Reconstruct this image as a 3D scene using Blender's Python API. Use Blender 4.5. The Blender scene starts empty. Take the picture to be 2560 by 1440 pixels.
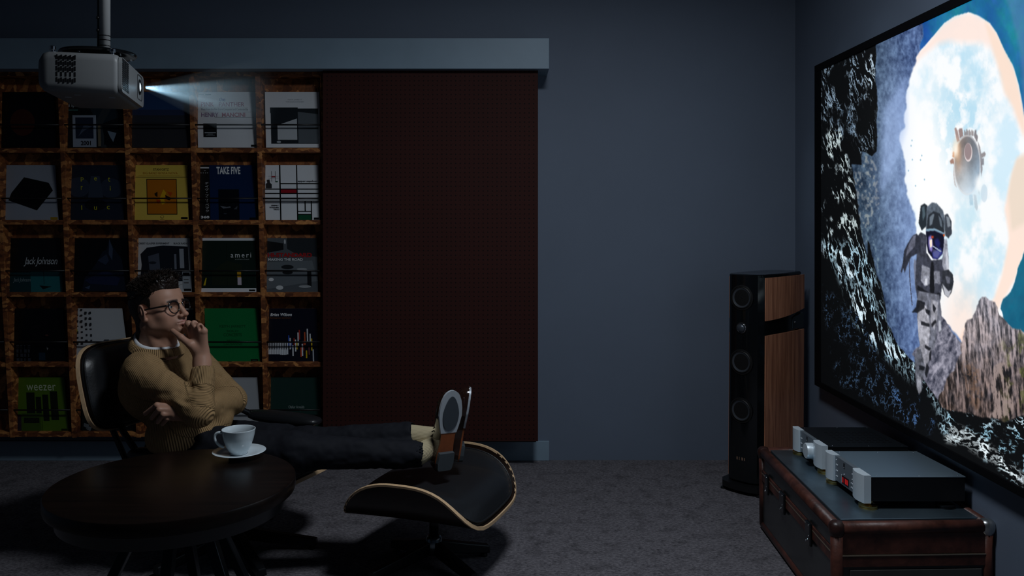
import bpy, math, random
import numpy as np

# ---------------------------------------------------------------- camera, world, lights
SC = bpy.context.scene
COL = SC.collection
FPX, CX, CY, EYE = 2100.0, 1265.0, 542.0, 1.30      # focal length / principal point in px of the 2560x1440 frame
cam_d = bpy.data.cameras.new('camera'); cam = bpy.data.objects.new('camera', cam_d); COL.objects.link(cam)
cam.location = (0, 0, EYE); cam.rotation_euler = (math.pi / 2, 0, 0)
cam_d.sensor_width = 36.0; cam_d.lens = 36.0 * FPX / 2560
cam_d.shift_x = (1280 - CX) / 2560; cam_d.shift_y = -(720 - CY) / 2560
cam_d.clip_start = 0.05
SC.camera = cam
world = bpy.data.worlds.new('world'); SC.world = world; world.use_nodes = True
world.node_tree.nodes['Background'].inputs[0].default_value = (0.25, 0.35, 0.55, 1)
world.node_tree.nodes['Background'].inputs[1].default_value = 0.004
SC.view_settings.view_transform = 'Standard'; SC.view_settings.look = 'None'
SC.view_settings.gamma = 1.0; SC.view_settings.exposure = 0.0; SC.view_settings.use_curve_mapping = False

def light(name, kind, loc, target, power, color, **kw):
    d = bpy.data.lights.new(name, kind); d.energy = power; d.color = color
    for k, v in kw.items(): setattr(d, k, v)
    o = bpy.data.objects.new(name, d); COL.objects.link(o); o.location = loc
    from mathutils import Vector
    o.rotation_euler = (Vector(target) - Vector(loc)).to_track_quat('-Z', 'Y').to_euler()
    return o
# the room's one ceiling lamp, above the top of the picture; the wall screen and the projector give the rest
light('ceiling_lamp_offscreen', 'AREA', (0.30, 2.25, 2.70), (0.30, 2.25, 0), 31, (0.85, 0.92, 1.0), shape='DISK', size=0.45)

# ---------------------------------------------------------------- helpers
def P(px, py, Y): return np.array([(px - CX) * Y / FPX, Y, EYE - (py - CY) * Y / FPX])
def PZ(px, py, Z):
    Y = (EYE - Z) * FPX / (py - CY); return np.array([(px - CX) * Y / FPX, Y, Z])
def V(*a): return np.array(a, float)
def nrm(v): v = np.asarray(v, float); return v / np.linalg.norm(v)
def rotz(a): c, s = math.cos(a), math.sin(a); return np.array([[c, -s, 0], [s, c, 0], [0, 0, 1.0]])
def roty(a): c, s = math.cos(a), math.sin(a); return np.array([[c, 0, s], [0, 1.0, 0], [-s, 0, c]])
def rotx(a): c, s = math.cos(a), math.sin(a); return np.array([[1.0, 0, 0], [0, c, -s], [0, s, c]])
def srgb(h):
    if isinstance(h, str):
        h = h.lstrip('#'); h = h if len(h) == 6 else ''.join(c * 2 for c in h); h = [int(h[i:i + 2], 16) / 255 for i in (0, 2, 4)]
    return tuple((c / 12.92 if c <= 0.04045 else ((c + 0.055) / 1.055) ** 2.4) for c in h)

class MB:
    def __init__(s): s.v = []; s.f = []; s.m = []
    def add(s, vs, fs, m=0):
        o = len(s.v); s.v += [tuple(map(float, p)) for p in vs]
        for f in fs: s.f.append(tuple(o + i for i in f)); s.m.append(m)
        return s
    def hexa(s, p8, m=0):   # 4 bottom (ccw from above) + 4 top
        return s.add(p8, [(3, 2, 1, 0), (4, 5, 6, 7), (0, 1, 5, 4), (1, 2, 6, 5), (2, 3, 7, 6), (3, 0, 4, 7)], m)
    def box(s, lo, hi, m=0, R=None, c=None):
        x0, y0, z0 = lo; x1, y1, z1 = hi
        p = [(x0, y0, z0), (x1, y0, z0), (x1, y1, z0), (x0, y1, z0), (x0, y0, z1), (x1, y0, z1), (x1, y1, z1), (x0, y1, z1)]
        if R is not None: p = [R @ np.array(q) + c for q in p]
        return s.hexa(p, m)
    def prism(s, pts, vec, m=0):  # planar polygon extruded by vec
        n = len(pts); pts = [np.array(p, float) for p in pts]; vec = np.array(vec, float)
        vs = pts + [p + vec for p in pts]
        fs = [tuple(range(n - 1, -1, -1)), tuple(range(n, 2 * n))] + [(i, (i + 1) % n, n + (i + 1) % n, n + i) for i in range(n)]
        return s.add(vs, fs, m)
    def poly(s, pts, m=0): return s.add(pts, [tuple(range(len(pts)))], m)
    def loft(s, rings, m=0, cap=True, closed=True):
        n = len(rings[0]); vs = [p for r in rings for p in r]; fs = []
        for k in range(len(rings) - 1):
            for i in range(n if closed else n - 1):
                j = (i + 1) % n
                fs.append((k * n + i, k * n + j, (k + 1) * n + j, (k + 1) * n + i))
        if cap and closed:
            fs.append(tuple(range(n - 1, -1, -1))); fs.append(tuple((len(rings) - 1) * n + i for i in range(n)))
        return s.add(vs, fs, m)
    def tube(s, path, rad, n=10, m=0, cap=True):
        path = [np.array(p, float) for p in path]
        if np.isscalar(rad): rad = [rad] * len(path)
        rings = []; up = None
        for i, p in enumerate(path):
            t = nrm(path[min(i + 1, len(path) - 1)] - path[max(i - 1, 0)])
            if up is None:
                up = np.array([0, 0, 1.0]) if abs(t[2]) < 0.9 else np.array([1.0, 0, 0])
            a = nrm(np.cross(t, up)); b = np.cross(a, t); up = b
            rings.append([p + rad[i] * (math.cos(q) * a + math.sin(q) * b) for q in np.linspace(0, 2 * math.pi, n, endpoint=False)])
        return s.loft(rings, m, cap)
    def lathe(s, prof, c, ax=(0, 0, 1), n=32, m=0, cap=True, mfun=None):
        ax = nrm(ax); a = nrm(np.cross(ax, [0, 0, 1.0])) if abs(ax[2]) < 0.9 else np.array([1.0, 0, 0])
        b = np.cross(ax, a); c = np.array(c, float)
        rings = [[c + ax * h + r * (math.cos(q) * a + math.sin(q) * b) for q in np.linspace(0, 2 * math.pi, n, endpoint=False)] for r, h in prof]
        return s.loft(rings, m, cap)

def _org(parent):
    o = np.zeros(3)
    while parent is not None:
        o += np.array(parent.location); parent = parent.parent
    return o
def setp(o, label=None, cat=None, group=None, kind=None):
    if label: o['label'] = label
    if cat: o['category'] = cat
    if group: o['group'] = group
    if kind: o['kind'] = kind
    return o
def thing(name, label, cat, loc, group=None):
    o = bpy.data.objects.new(name, None); COL.objects.link(o); o.location = tuple(map(float, loc))
    o.empty_display_size = 0.05
    return setp(o, label, cat, group)
def obj(name, mb, mats, parent=None, smooth=False, bevel=0, seg=2, loc=None, sub=0, label=None, cat=None, group=None, kind=None, angle=None):
    if isinstance(mb, MB): v, f, mi = mb.v, mb.f, mb.m
    else: v, f = mb; mi = None
    v = np.asarray(v, float).reshape(-1, 3)
    if loc is None: loc = np.zeros(3)
    org = _org(parent) + np.array(loc, float)
    me = bpy.data.meshes.new(name)
    me.from_pydata((v - org).tolist(), [], f if isinstance(f, list) else f.tolist())
    if not isinstance(mats, (list, tuple)): mats = [mats]
    for m in mats: me.materials.append(m)
    if mi is not None and len(mats) > 1: me.polygons.foreach_set('material_index', mi)
    if smooth: me.polygons.foreach_set('use_smooth', [True] * len(me.polygons))
    me.update()
    if angle is not None:
        me.set_sharp_from_angle(angle=math.radians(angle))
    o = bpy.data.objects.new(name, me); COL.objects.link(o); o.location = tuple(loc)
    if parent is not None: o.parent = parent
    if bevel:
        b = o.modifiers.new('bevel', 'BEVEL'); b.width = bevel; b.segments = seg; b.limit_method = 'ANGLE'; b.angle_limit = math.radians(40)
        if smooth is None: pass
    if sub:
        s_ = o.modifiers.new('sub', 'SUBSURF'); s_.levels = sub; s_.render_levels = sub
    return setp(o, label, cat, group, kind)
def struct(name, mb, mats, **kw): return obj(name, mb, mats, kind='structure', **kw)

# ---------------------------------------------------------------- materials
MATS = {}
def mat(name, col, rough=0.5, metal=0.0, spec=0.5, var=0.0, vscale=8.0, vstretch=(1, 1, 1), bump=0.0, bscale=60.0, bstretch=(1, 1, 1), col2=None, emit=None, estr=1.0, coat=0.0, sheen=0.0, trans=0.0, ior=1.45):
    if name in MATS: return MATS[name]
    if isinstance(col, str): col = srgb(col)
    m = bpy.data.materials.new(name); m.use_nodes = True; nt = m.node_tree; N = nt.nodes; L = nt.links
    b = N['Principled BSDF']
    b.inputs['Base Color'].default_value = (*col, 1); b.inputs['Roughness'].default_value = rough
    b.inputs['Metallic'].default_value = metal; b.inputs['Specular IOR Level'].default_value = spec
    b.inputs['Coat Weight'].default_value = coat; b.inputs['Coat Roughness'].default_value = 0.08
    b.inputs['Sheen Weight'].default_value = sheen; b.inputs['Transmission Weight'].default_value = trans; b.inputs['IOR'].default_value = ior
    tc = N.new('ShaderNodeTexCoord')
    if var or col2:
        mp = N.new('ShaderNodeMapping'); mp.inputs['Scale'].default_value = vstretch; L.new(tc.outputs['Object'], mp.inputs[0])
        n = N.new('ShaderNodeTexNoise'); n.inputs['Scale'].default_value = vscale; n.inputs['Detail'].default_value = 6; n.inputs['Roughness'].default_value = 0.6
        L.new(mp.outputs[0], n.inputs['Vector'])
        r = N.new('ShaderNodeValToRGB'); r.color_ramp.elements[0].position = 0.3; r.color_ramp.elements[1].position = 0.7
        if col2 is not None:
            c2 = srgb(col2) if isinstance(col2, str) else col2
            r.color_ramp.elements[0].color = (*c2, 1); r.color_ramp.elements[1].color = (*col, 1)
        else:
            r.color_ramp.elements[0].color = (*[c * (1 - var) for c in col], 1); r.color_ramp.elements[1].color = (*[min(1, c * (1 + var)) for c in col], 1)
        L.new(n.outputs['Fac'], r.inputs[0]); L.new(r.outputs[0], b.inputs['Base Color'])
    if bump:
        mp = N.new('ShaderNodeMapping'); mp.inputs['Scale'].default_value = bstretch; L.new(tc.outputs['Object'], mp.inputs[0])
        n = N.new('ShaderNodeTexNoise'); n.inputs['Scale'].default_value = bscale; n.inputs['Detail'].default_value = 4
        L.new(mp.outputs[0], n.inputs['Vector'])
        bp = N.new('ShaderNodeBump'); bp.inputs['Strength'].default_value = bump; bp.inputs['Distance'].default_value = 0.005
        L.new(n.outputs['Fac'], bp.inputs['Height']); L.new(bp.outputs[0], b.inputs['Normal'])
    if emit is not None:
        e = srgb(emit) if isinstance(emit, str) else emit
        b.inputs['Emission Color'].default_value = (*e, 1); b.inputs['Emission Strength'].default_value = estr
    MATS[name] = m; return m
def bsdf(m): return m.node_tree.nodes['Principled BSDF']

wall_m = mat('wall_paint', (0.125, 0.158, 0.215), 0.65, var=0.05, vscale=1.6, bump=0.05, bscale=300)
trim_m = mat('trim_paint', (0.20, 0.28, 0.35), 0.5, var=0.08, vscale=3)
ceil_m = mat('ceiling_paint', (0.05, 0.06, 0.08), 0.9)
black_m = mat('black_plastic', (0.006, 0.006, 0.007), 0.4)
blackgloss_m = mat('black_gloss', (0.004, 0.005, 0.006), 0.12, spec=0.6)
blackmetal_m = mat('black_metal', (0.008, 0.009, 0.011), 0.35, metal=0.3)
chrome_m = mat('chrome', (0.75, 0.78, 0.8), 0.12, metal=1)
silver_m = mat('brushed_aluminium', (0.74, 0.84, 0.90), 0.38, metal=0.3, bump=0.03, bscale=200, bstretch=(1, 0.05, 6))
gold_m = mat('brass_gold', (0.70, 0.52, 0.20), 0.22, metal=1)

def carpet_mat():
    m = mat('carpet', (0.10, 0.10, 0.12), 0.95, spec=0.1); nt = m.node_tree; N = nt.nodes; L = nt.links; b = bsdf(m)
    tc = N.new('ShaderNodeTexCoord')
    n1 = N.new('ShaderNodeTexNoise'); n1.inputs['Scale'].default_value = 95; n1.inputs['Detail'].default_value = 5; n1.inputs['Roughness'].default_value = 0.75
    mp = N.new('ShaderNodeMapping'); mp.inputs['Scale'].default_value = (0.75, 1.25, 1); L.new(tc.outputs['Object'], mp.inputs[0]); L.new(mp.outputs[0], n1.inputs['Vector'])
    r1 = N.new('ShaderNodeValToRGB'); e = r1.color_ramp.elements; e[0].position = 0.30; e[0].color = (0.028, 0.027, 0.034, 1); e[1].position = 0.68; e[1].color = (0.25, 0.235, 0.255, 1)
    L.new(n1.outputs['Fac'], r1.inputs[0])
    n2 = N.new('ShaderNodeTexNoise'); n2.inputs['Scale'].default_value = 13; n2.inputs['Detail'].default_value = 7; n2.inputs['Roughness'].default_value = 0.7
    L.new(tc.outputs['Object'], n2.inputs['Vector'])
    r2 = N.new('ShaderNodeValToRGB'); e = r2.color_ramp.elements; e[0].position = 0.30; e[0].color = (0.45, 0.45, 0.45, 1); e[1].position = 0.52; e[1].color = (1, 1, 1, 1)
    L.new(n2.outputs['Fac'], r2.inputs[0])
    mx = N.new('ShaderNodeMix'); mx.data_type = 'RGBA'; mx.blend_type = 'MULTIPLY'; mx.inputs[0].default_value = 0.9
    L.new(r1.outputs[0], mx.inputs[6]); L.new(r2.outputs[0], mx.inputs[7]); L.new(mx.outputs[2], b.inputs['Base Color'])
    bp = N.new('ShaderNodeBump'); bp.inputs['Strength'].default_value = 0.7; bp.inputs['Distance'].default_value = 0.006
    L.new(n1.outputs['Fac'], bp.inputs['Height']); L.new(bp.outputs[0], b.inputs['Normal'])
    return m
def wood_mat(name, c1, c2, rough=0.4, scale=1.0, axis=2, coat=0.0):
    m = mat(name, c1, rough, coat=coat); nt = m.node_tree; N = nt.nodes; L = nt.links; b = bsdf(m)
    tc = N.new('ShaderNodeTexCoord'); mp = N.new('ShaderNodeMapping')
    s = [18 * scale] * 3; s[axis] = 0.9 * scale; mp.inputs['Scale'].default_value = s
    L.new(tc.outputs['Object'], mp.inputs[0])
    n = N.new('ShaderNodeTexNoise'); n.inputs['Scale'].default_value = 2.2; n.inputs['Detail'].default_value = 8; n.inputs['Roughness'].default_value = 0.65; n.inputs['Distortion'].default_value = 0.6
    L.new(mp.outputs[0], n.inputs['Vector'])
    r = N.new('ShaderNodeValToRGB'); e = r.color_ramp.elements; e[0].position = 0.33; e[0].color = (*srgb(c2), 1) if isinstance(c2, str) else (*c2, 1)
    e[1].position = 0.66; e[1].color = (*srgb(c1), 1) if isinstance(c1, str) else (*c1, 1)
    L.new(n.outputs['Fac'], r.inputs[0]); L.new(r.outputs[0], b.inputs['Base Color'])
    return m
def osb_mat(name, edge=False):
    m = mat(name, (0.3, 0.12, 0.04), 0.6); nt = m.node_tree; N = nt.nodes; L = nt.links; b = bsdf(m)
    tc = N.new('ShaderNodeTexCoord')
    nz = N.new('ShaderNodeTexNoise'); nz.inputs['Scale'].default_value = 9; L.new(tc.outputs['Object'], nz.inputs['Vector'])
    mx = N.new('ShaderNodeMix'); mx.data_type = 'VECTOR'; mx.inputs[0].default_value = 0.06
    L.new(tc.outputs['Object'], mx.inputs[4]); L.new(nz.outputs['Color'], mx.inputs[5])
    mp = N.new('ShaderNodeMapping'); mp.inputs['Scale'].default_value = (26, 26, 60) if edge else (30, 30, 19); L.new(mx.outputs[1], mp.inputs[0])
    vo = N.new('ShaderNodeTexVoronoi'); vo.inputs['Scale'].default_value = 1.0; L.new(mp.outputs[0], vo.inputs['Vector'])
    sp = N.new('ShaderNodeSeparateColor'); L.new(vo.outputs['Color'], sp.inputs[0])
    r = N.new('ShaderNodeValToRGB'); e = r.color_ramp.elements
    e[0].position = 0.0; e[0].color = (0.085, 0.024, 0.007, 1); e[1].position = 1.0; e[1].color = (0.52, 0.22, 0.065, 1)
    q = e.new(0.6); q.color = (0.24, 0.076, 0.020, 1)
    L.new(sp.outputs[0], r.inputs[0])
    n2 = N.new('ShaderNodeTexNoise'); n2.inputs['Scale'].default_value = 70; n2.inputs['Detail'].default_value = 5; L.new(tc.outputs['Object'], n2.inputs['Vector'])
    m2 = N.new('ShaderNodeMix'); m2.data_type = 'RGBA'; m2.blend_type = 'OVERLAY'; m2.inputs[0].default_value = 0.75
    L.new(r.outputs[0], m2.inputs[6]); L.new(n2.outputs['Fac'], m2.inputs[7]); L.new(m2.outputs[2], b.inputs['Base Color'])
    bp = N.new('ShaderNodeBump'); bp.inputs['Strength'].default_value = 0.35; bp.inputs['Distance'].default_value = 0.003
    L.new(sp.outputs[1], bp.inputs['Height']); L.new(bp.outputs[0], b.inputs['Normal'])
    return m
def pegboard_mat():
    m = mat('oxblood_pegboard', (0.04, 0.007, 0.005), 0.75, spec=0.25); nt = m.node_tree; N = nt.nodes; L = nt.links; b = bsdf(m)
    tc = N.new('ShaderNodeTexCoord'); mp = N.new('ShaderNodeMapping'); s = 1 / 0.0236
    mp.inputs['Scale'].default_value = (s, s, s); L.new(tc.outputs['Object'], mp.inputs[0])
    fr = N.new('ShaderNodeVectorMath'); fr.operation = 'FRACTION'; L.new(mp.outputs[0], fr.inputs[0])
    sb = N.new('ShaderNodeVectorMath'); sb.operation = 'SUBTRACT'; sb.inputs[1].default_value = (0.5, 0, 0.5); L.new(fr.outputs[0], sb.inputs[0])
    ml = N.new('ShaderNodeVectorMath'); ml.operation = 'MULTIPLY'; ml.inputs[1].default_value = (1, 0, 1); L.new(sb.outputs[0], ml.inputs[0])
    ln = N.new('ShaderNodeVectorMath'); ln.operation = 'LENGTH'; L.new(ml.outputs[0], ln.inputs[0])
    lt = N.new('ShaderNodeMath'); lt.operation = 'LESS_THAN'; lt.inputs[1].default_value = 0.15; L.new(ln.outputs['Value'], lt.inputs[0])
    nz = N.new('ShaderNodeTexNoise'); nz.inputs['Scale'].default_value = 2.5; nz.inputs['Detail'].default_value = 5; L.new(tc.outputs['Object'], nz.inputs['Vector'])
    r = N.new('ShaderNodeValToRGB'); e = r.color_ramp.elements; e[0].color = (0.030, 0.0075, 0.0055, 1); e[1].color = (0.040, 0.0095, 0.007, 1); L.new(nz.outputs['Fac'], r.inputs[0])
    mx = N.new('ShaderNodeMix'); mx.data_type = 'RGBA'; L.new(lt.outputs[0], mx.inputs[0]); L.new(r.outputs[0], mx.inputs[6]); mx.inputs[7].default_value = (0.004, 0.002, 0.002, 1)
    L.new(mx.outputs[2], b.inputs['Base Color'])
    bp = N.new('ShaderNodeBump'); bp.invert = True; bp.inputs['Strength'].default_value = 0.6; bp.inputs['Distance'].default_value = 0.003
    L.new(lt.outputs[0], bp.inputs['Height']); L.new(bp.outputs[0], b.inputs['Normal'])
    return m

# ---------------------------------------------------------------- text as flat mesh
_TX = {}
def text2d(s, shear=0.0, space=1.0, bold=0.0):
    k = (s, shear, space, bold)
    if k in _TX: return _TX[k]
    cu = bpy.data.curves.new('txt', 'FONT'); cu.body = s; cu.shear = shear; cu.space_character = space; cu.offset = bold
    cu.fill_mode = 'BOTH'; cu.resolution_u = 3
    o = bpy.data.objects.new('txt', cu); COL.objects.link(o)
    dg = bpy.context.evaluated_depsgraph_get(); me = bpy.data.meshes.new_from_object(o.evaluated_get(dg))
    v = np.array([q.co[:2] for q in me.vertices]).reshape(-1, 2); f = [tuple(p.vertices) for p in me.polygons]
    bpy.data.objects.remove(o); bpy.data.curves.remove(cu); bpy.data.meshes.remove(me)
    if len(v):
        lo = v.min(0); hi = v.max(0); v = (v - lo) / np.maximum(hi - lo, 1e-6)
    _TX[k] = (v, f); return _TX[k]

# ---------------------------------------------------------------- room shell
WALLY = 4.49; WALLX = 1.546; LEFTX = -3.0; FRONTY = -1.6; CEILZ = 2.72
struct('floor', MB().box((LEFTX - .1, FRONTY - .1, -0.06), (WALLX + .1, WALLY + .1, 0)), carpet_mat())
struct('wall_back', MB().box((LEFTX - .1, WALLY, 0), (WALLX + .1, WALLY + .1, CEILZ)), wall_m)
struct('wall_right', MB().box((WALLX, FRONTY, 0), (WALLX + .1, WALLY, CEILZ)), wall_m)
struct('wall_left', MB().box((LEFTX - .1, FRONTY, 0), (LEFTX, WALLY, CEILZ)), wall_m)
struct('wall_front', MB().box((LEFTX - .1, FRONTY - .1, 0), (WALLX + .1, FRONTY, CEILZ)), wall_m)
struct('ceiling', MB().box((LEFTX - .1, FRONTY - .1, CEILZ), (WALLX + .1, WALLY + .1, CEILZ + .08)), ceil_m)
VY = 4.27
zt, zb = P(0, 95, VY)[2], P(0, 172, VY)[2]
struct('trim_1', MB().box((LEFTX, VY, zb), (P(1373, 0, VY)[0], WALLY, zt)), trim_m, bevel=0.002)
struct('trim_2', MB().box((LEFTX, WALLY - .014, 0), (P(1373, 0, WALLY - .014)[0], WALLY, P(0, 1103, WALLY - .014)[2])), trim_m, bevel=0.002)
# ---------------------------------------------------------------- sliding perforated panel
PY = 4.318
lo = P(807, 1103, PY); hi = P(1345, 150, PY)
sp_loc = ((lo[0] + hi[0]) / 2, PY, lo[2])
sp = thing('sliding_panel', 'tall dark oxblood perforated sliding panel hanging beside the record rack', 'panel', sp_loc)
obj('perforated_board', MB().box((lo[0], PY, lo[2]), (hi[0], PY + .016, hi[2])), pegboard_mat(), sp, bevel=0.001)
obj('bottom_guide', MB().box((lo[0] + .01, PY + .004, lo[2] - .006), (hi[0] - .01, PY + .014, lo[2])), blackmetal_m, sp)
obj('hanger_rail', MB().box((lo[0], PY + .002, hi[2]), (hi[0], PY + .014, hi[2] + .02)), blackmetal_m, sp)

# ---------------------------------------------------------------- record rack
YF, YB = 4.355, 4.462
DV = [(-186, -124), (-28, 24), (142, 179), (304, 340), (471, 497), (637, 660), (800, 818)]   # divider front-left edge px at y=183 / y=1085
RW = [184, 376, 556, 737, 912, 1087]
osb, osbe = osb_mat('osb_board'), osb_mat('osb_edge', True)
TH = 0.024
def dpx(i, py): a, b = DV[i]; return a + (b - a) * (py - 183) / 902.0
rk_loc = (P(dpx(3, 1085), 1085, YF)[0], YF, P(0, 1094, YF)[2])
rk = thing('record_rack', 'reddish chipboard wall rack of square record cells with thin black rods', 'rack', rk_loc)
for i in range(len(DV)):
    a = P(dpx(i, 1094), 1094, YF); b = P(dpx(i, 177), 177, YF)
    p8 = [a, a + V(TH, 0, 0), a + V(TH, YB - YF, 0), a + V(0, YB - YF, 0), b, b + V(TH, 0, 0), b + V(TH, YB - YF, 0), b + V(0, YB - YF, 0)]
    obj('divider', MB().hexa(p8), osbe, rk, bevel=0.0015)
for i in range(len(DV) - 1):
    for j, py in enumerate(RW):
        z1 = P(0, py - 6, YF)[2]; z0 = z1 - TH
        xl = [P(dpx(i, q), q, YF)[0] + TH for q in (py + 6, py - 6)]; xr = [P(dpx(i + 1, q), q, YF)[0] for q in (py + 6, py - 6)]
        p8 = [(xl[0], YF + .002, z0), (xr[0], YF + .002, z0), (xr[0], YB, z0), (xl[0], YB, z0), (xl[1], YF + .002, z1), (xr[1], YF + .002, z1), (xr[1], YB, z1), (xl[1], YB, z1)]
        obj('shelf_board', MB().hexa(p8), osbe, rk, bevel=0.0015)
    for j in range(5):
        q0, q1 = RW[j] + 6, RW[j + 1] - 6
        z1, z0 = P(0, q0, YF)[2], P(0, q1, YF)[2]
        xl = [P(dpx(i, q), q, YF)[0] + TH for q in (q1, q0)]; xr = [P(dpx(i + 1, q), q, YF)[0] for q in (q1, q0)]
        y0, y1 = YB - .034, YB - .002     # backs lean: foot further out than the head
        p8 = [(xl[0], y0 - .02, z0), (xr[0], y0 - .02, z0), (xr[0], y1, z0), (xl[0], y1, z0), (xl[1], y1 - .012, z1), (xr[1], y1 - .012, z1), (xr[1], y1, z1), (xl[1], y1, z1)]
        obj('back_panel', MB().hexa(p8), osb, rk)
        pr = [312, 496, 677, 855, 1025][j]
        a = P(0, pr, YF + .008)
        xa = P(dpx(i, pr), pr, YF)[0] + TH - .002; xb = P(dpx(i + 1, pr), pr, YF)[0] + .002
        obj('rod', MB().tube([(xa, YF + .008, a[2]), (xb, YF + .008, a[2])], 0.0042, 8), black_m, rk, smooth=True)

# ---------------------------------------------------------------- record sleeves
_CM = {}
def cm(h):
    if h not in _CM: _CM[h] = mat('print_' + h.lstrip('#'), h, 0.32, spec=0.4)
    return _CM[h]
GRP = 'record sleeves in the rack'
def sleeve(label, q, base, items=()):
    """q = px of the cover: left/right at the top, y top, left/right at the foot, y foot"""
    tl, tr, yt, bl, br, yb = q
    Yb, Yt = YF + .030, YF + .068
    c = {(0, 0): P(tl, yt, Yt), (1, 0): P(tr, yt, Yt), (0, 1): P(bl, yb, Yb), (1, 1): P(br, yb, Yb)}
    n = nrm(np.cross(c[1, 0] - c[0, 1], c[0, 0] - c[1, 1])); n = n if n[1] < 0 else -n
    def at(u, v, k=0.0):
        return (c[0, 0] * (1 - u) + c[1, 0] * u) * (1 - v) + (c[0, 1] * (1 - u) + c[1, 1] * u) * v + n * k
    loc = at(.5, 1)
    t = thing('record_sleeve', label, 'record sleeve', loc, GRP)
    th = 0.004
    p8 = [at(0, 1), at(1, 1), at(1, 1, -th), at(0, 1, -th), at(0, 0), at(1, 0), at(1, 0, -th), at(0, 0, -th)]
    obj('cover', MB().hexa(p8), cm(base), t, bevel=0.0008)
    art, tx = MB(), MB(); am, tm = [], []
    def mi(lst, h):
        m = cm(h)
        if m not in lst: lst.append(m)
        return lst.index(m)
    for k, it in enumerate(items):
        e = 0.0005 + 0.00012 * k
        if it[0] == 'r':
            _, u0, v0, u1, v1, h = it; art.poly([at(u0, v1, e), at(u1, v1, e), at(u1, v0, e), at(u0, v0, e)], mi(am, h))
        elif it[0] == 'e':
            _, cu, cv, ru, rv, h = it
            art.poly([at(cu + ru * math.cos(a), cv - rv * math.sin(a), e) for a in np.linspace(0, 2 * math.pi, 40, endpoint=False)], mi(am, h))
        elif it[0] == 'p':
            art.poly([at(u, v, e) for u, v in it[1]], mi(am, it[2]))
        elif it[0] == 't':
            _, s, u0, v0, u1, v1, h = it[:7]; op = it[7] if len(it) > 7 else {}
            op = dict(op); rot = op.pop('rot', 0)
            vv, ff = text2d(s, **op)
            if rot: pts = [at(u0 + (1 - y) * (u1 - u0) if rot < 0 else u0 + y * (u1 - u0), v0 + x * (v1 - v0), e) for x, y in vv]
            else: pts = [at(u0 + x * (u1 - u0), v1 + y * (v0 - v1), e) for x, y in vv]
            tx.add(pts, ff, mi(tm, h))
    if art.v: obj('cover_print', art, am, t, kind='stuff')
    if tx.v: obj('title_lettering', tx, tm, t, kind='stuff')
    return t
rnd = random.Random(4)
W, K = '#d2d6da', '#060709'
R1, R2, R3, R4, R5 = (230, 369), (413, 551), (595, 730), (771, 906), (943, 1080)
def qd(a, b, r, c=None, d=None): return (a, b, r[0], a + 3 if c is None else c, b + 3 if d is None else d, r[1])
# row 1
sleeve('black record sleeve with a dim rust disc, in the top row behind the projector', qd(-4, 136, R1), K,
       [('e', .42, .55, .22, .24, '#40180c')])
sleeve('dark record sleeve reading 2001 with a pale booklet panel, below the projector', qd(166, 306, R1), '#10151a',
       [('p', [(.35, 0), (.72, 0), (.95, .45), (.55, .6), (.42, .3)], '#1c2a33'), ('p', [(.6, 1), (.5, .55), (.7, .2), (.8, .3), (.62, .6), (.7, 1)], '#30363a'),
        ('t', '2001', .03, .06, .27, .19, '#9aa4ab', dict(bold=.02)), ('t', 'a space odyssey', .03, .2, .5, .29, '#9aa4ab', dict(bold=.015)), ('r', .03, .32, .2, .335, '#4b8580'),
        ('r', .1, .42, .52, .99, '#8f99a8'), ('r', .15, .46, .47, .84, '#222a3d'), ('p', [(.2, .8), (.3, .6), (.45, .62), (.3, .7)], '#4c5669'),
        ('t', '2001', .24, .88, .42, .96, '#15181d', dict(bold=.03)), ('r', .55, .6, .6, .98, '#6e6553'), ('r', .66, .66, .92, .95, '#0c0f14'), ('p', [(.72, .7), (.88, .74), (.82, .9), (.76, .8)], '#70808f')])
sleeve('plain slate blue to dusty grey record sleeve in the beam of the projector', qd(327, 472, R1), '#2c2d31',
       [('r', 0, 0, 1, .32, '#24406a'), ('r', 0, .32, 1, .42, '#2a3550'), ('r', 0, .42, 1, .55, '#2d3038')])
sleeve('white record sleeve with rose and blue capitals PINK PANTHER and a small black sticker', qd(492, 640, R1), W,
       [('r', .02, .042, .12, .052, '#55595f'), ('r', .14, .04, .24, .054, '#40444c'), ('t', 'the', .375, .10, .48, .17, '#5b5f9c', dict(bold=.01)),
        ('t', 'PINK', .07, .185, .29, .265, '#a8485c', dict(bold=.012)), ('t', 'PANTHER', .37, .185, .8, .265, '#9a4a66', dict(bold=.012)), ('r', .05, .285, .86, .288, '#8f8f6a'),
        ('t', 'Music from the Film Score Composed and Conducted by', .07, .295, .86, .345, '#3b3f45'), ('r', .0, .36, .95, .363, '#70747a'),
        ('t', 'HENRY', .07, .375, .36, .45, '#7a4a7a', dict(bold=.012)), ('t', 'MANCINI', .42, .375, .81, .45, '#a8485c', dict(bold=.012)), ('r', .3, .455, .95, .46, '#4a4e55'),
        ('r', .1, .57, .325, .815, '#15181c'), ('r', .12, .725, .31, .745, '#8f9499'), ('r', .17, .755, .26, .765, '#7c8186'), ('r', .14, .775, .29, .785, '#6c7176'), ('r', .9, .95, .99, .985, K)])
sleeve('white record sleeve with a big square black and white picture, beside the oxblood panel top', qd(662, 798, R1), W,
       [('t', 'KEITH JARRETT', .42, .13, .68, .155, '#8a8e94'), ('t', 'THE KOLN CONCERT', .38, .17, .72, .19, '#8a8e94'),
        ('r', .1, .3, .97, .93, '#20262b'), ('r', .09, .28, .6, .38, '#20262b'), ('p', [(.22, .6), (.58, .48), (.58, .86), (.22, .86)], '#aeb4b8'),
        ('p', [(.6, .36), (.97, .4), (.97, .92), (.6, .92)], '#565d63'), ('e', .24, .9, .04, .02, '#9aa0a5')])
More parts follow.
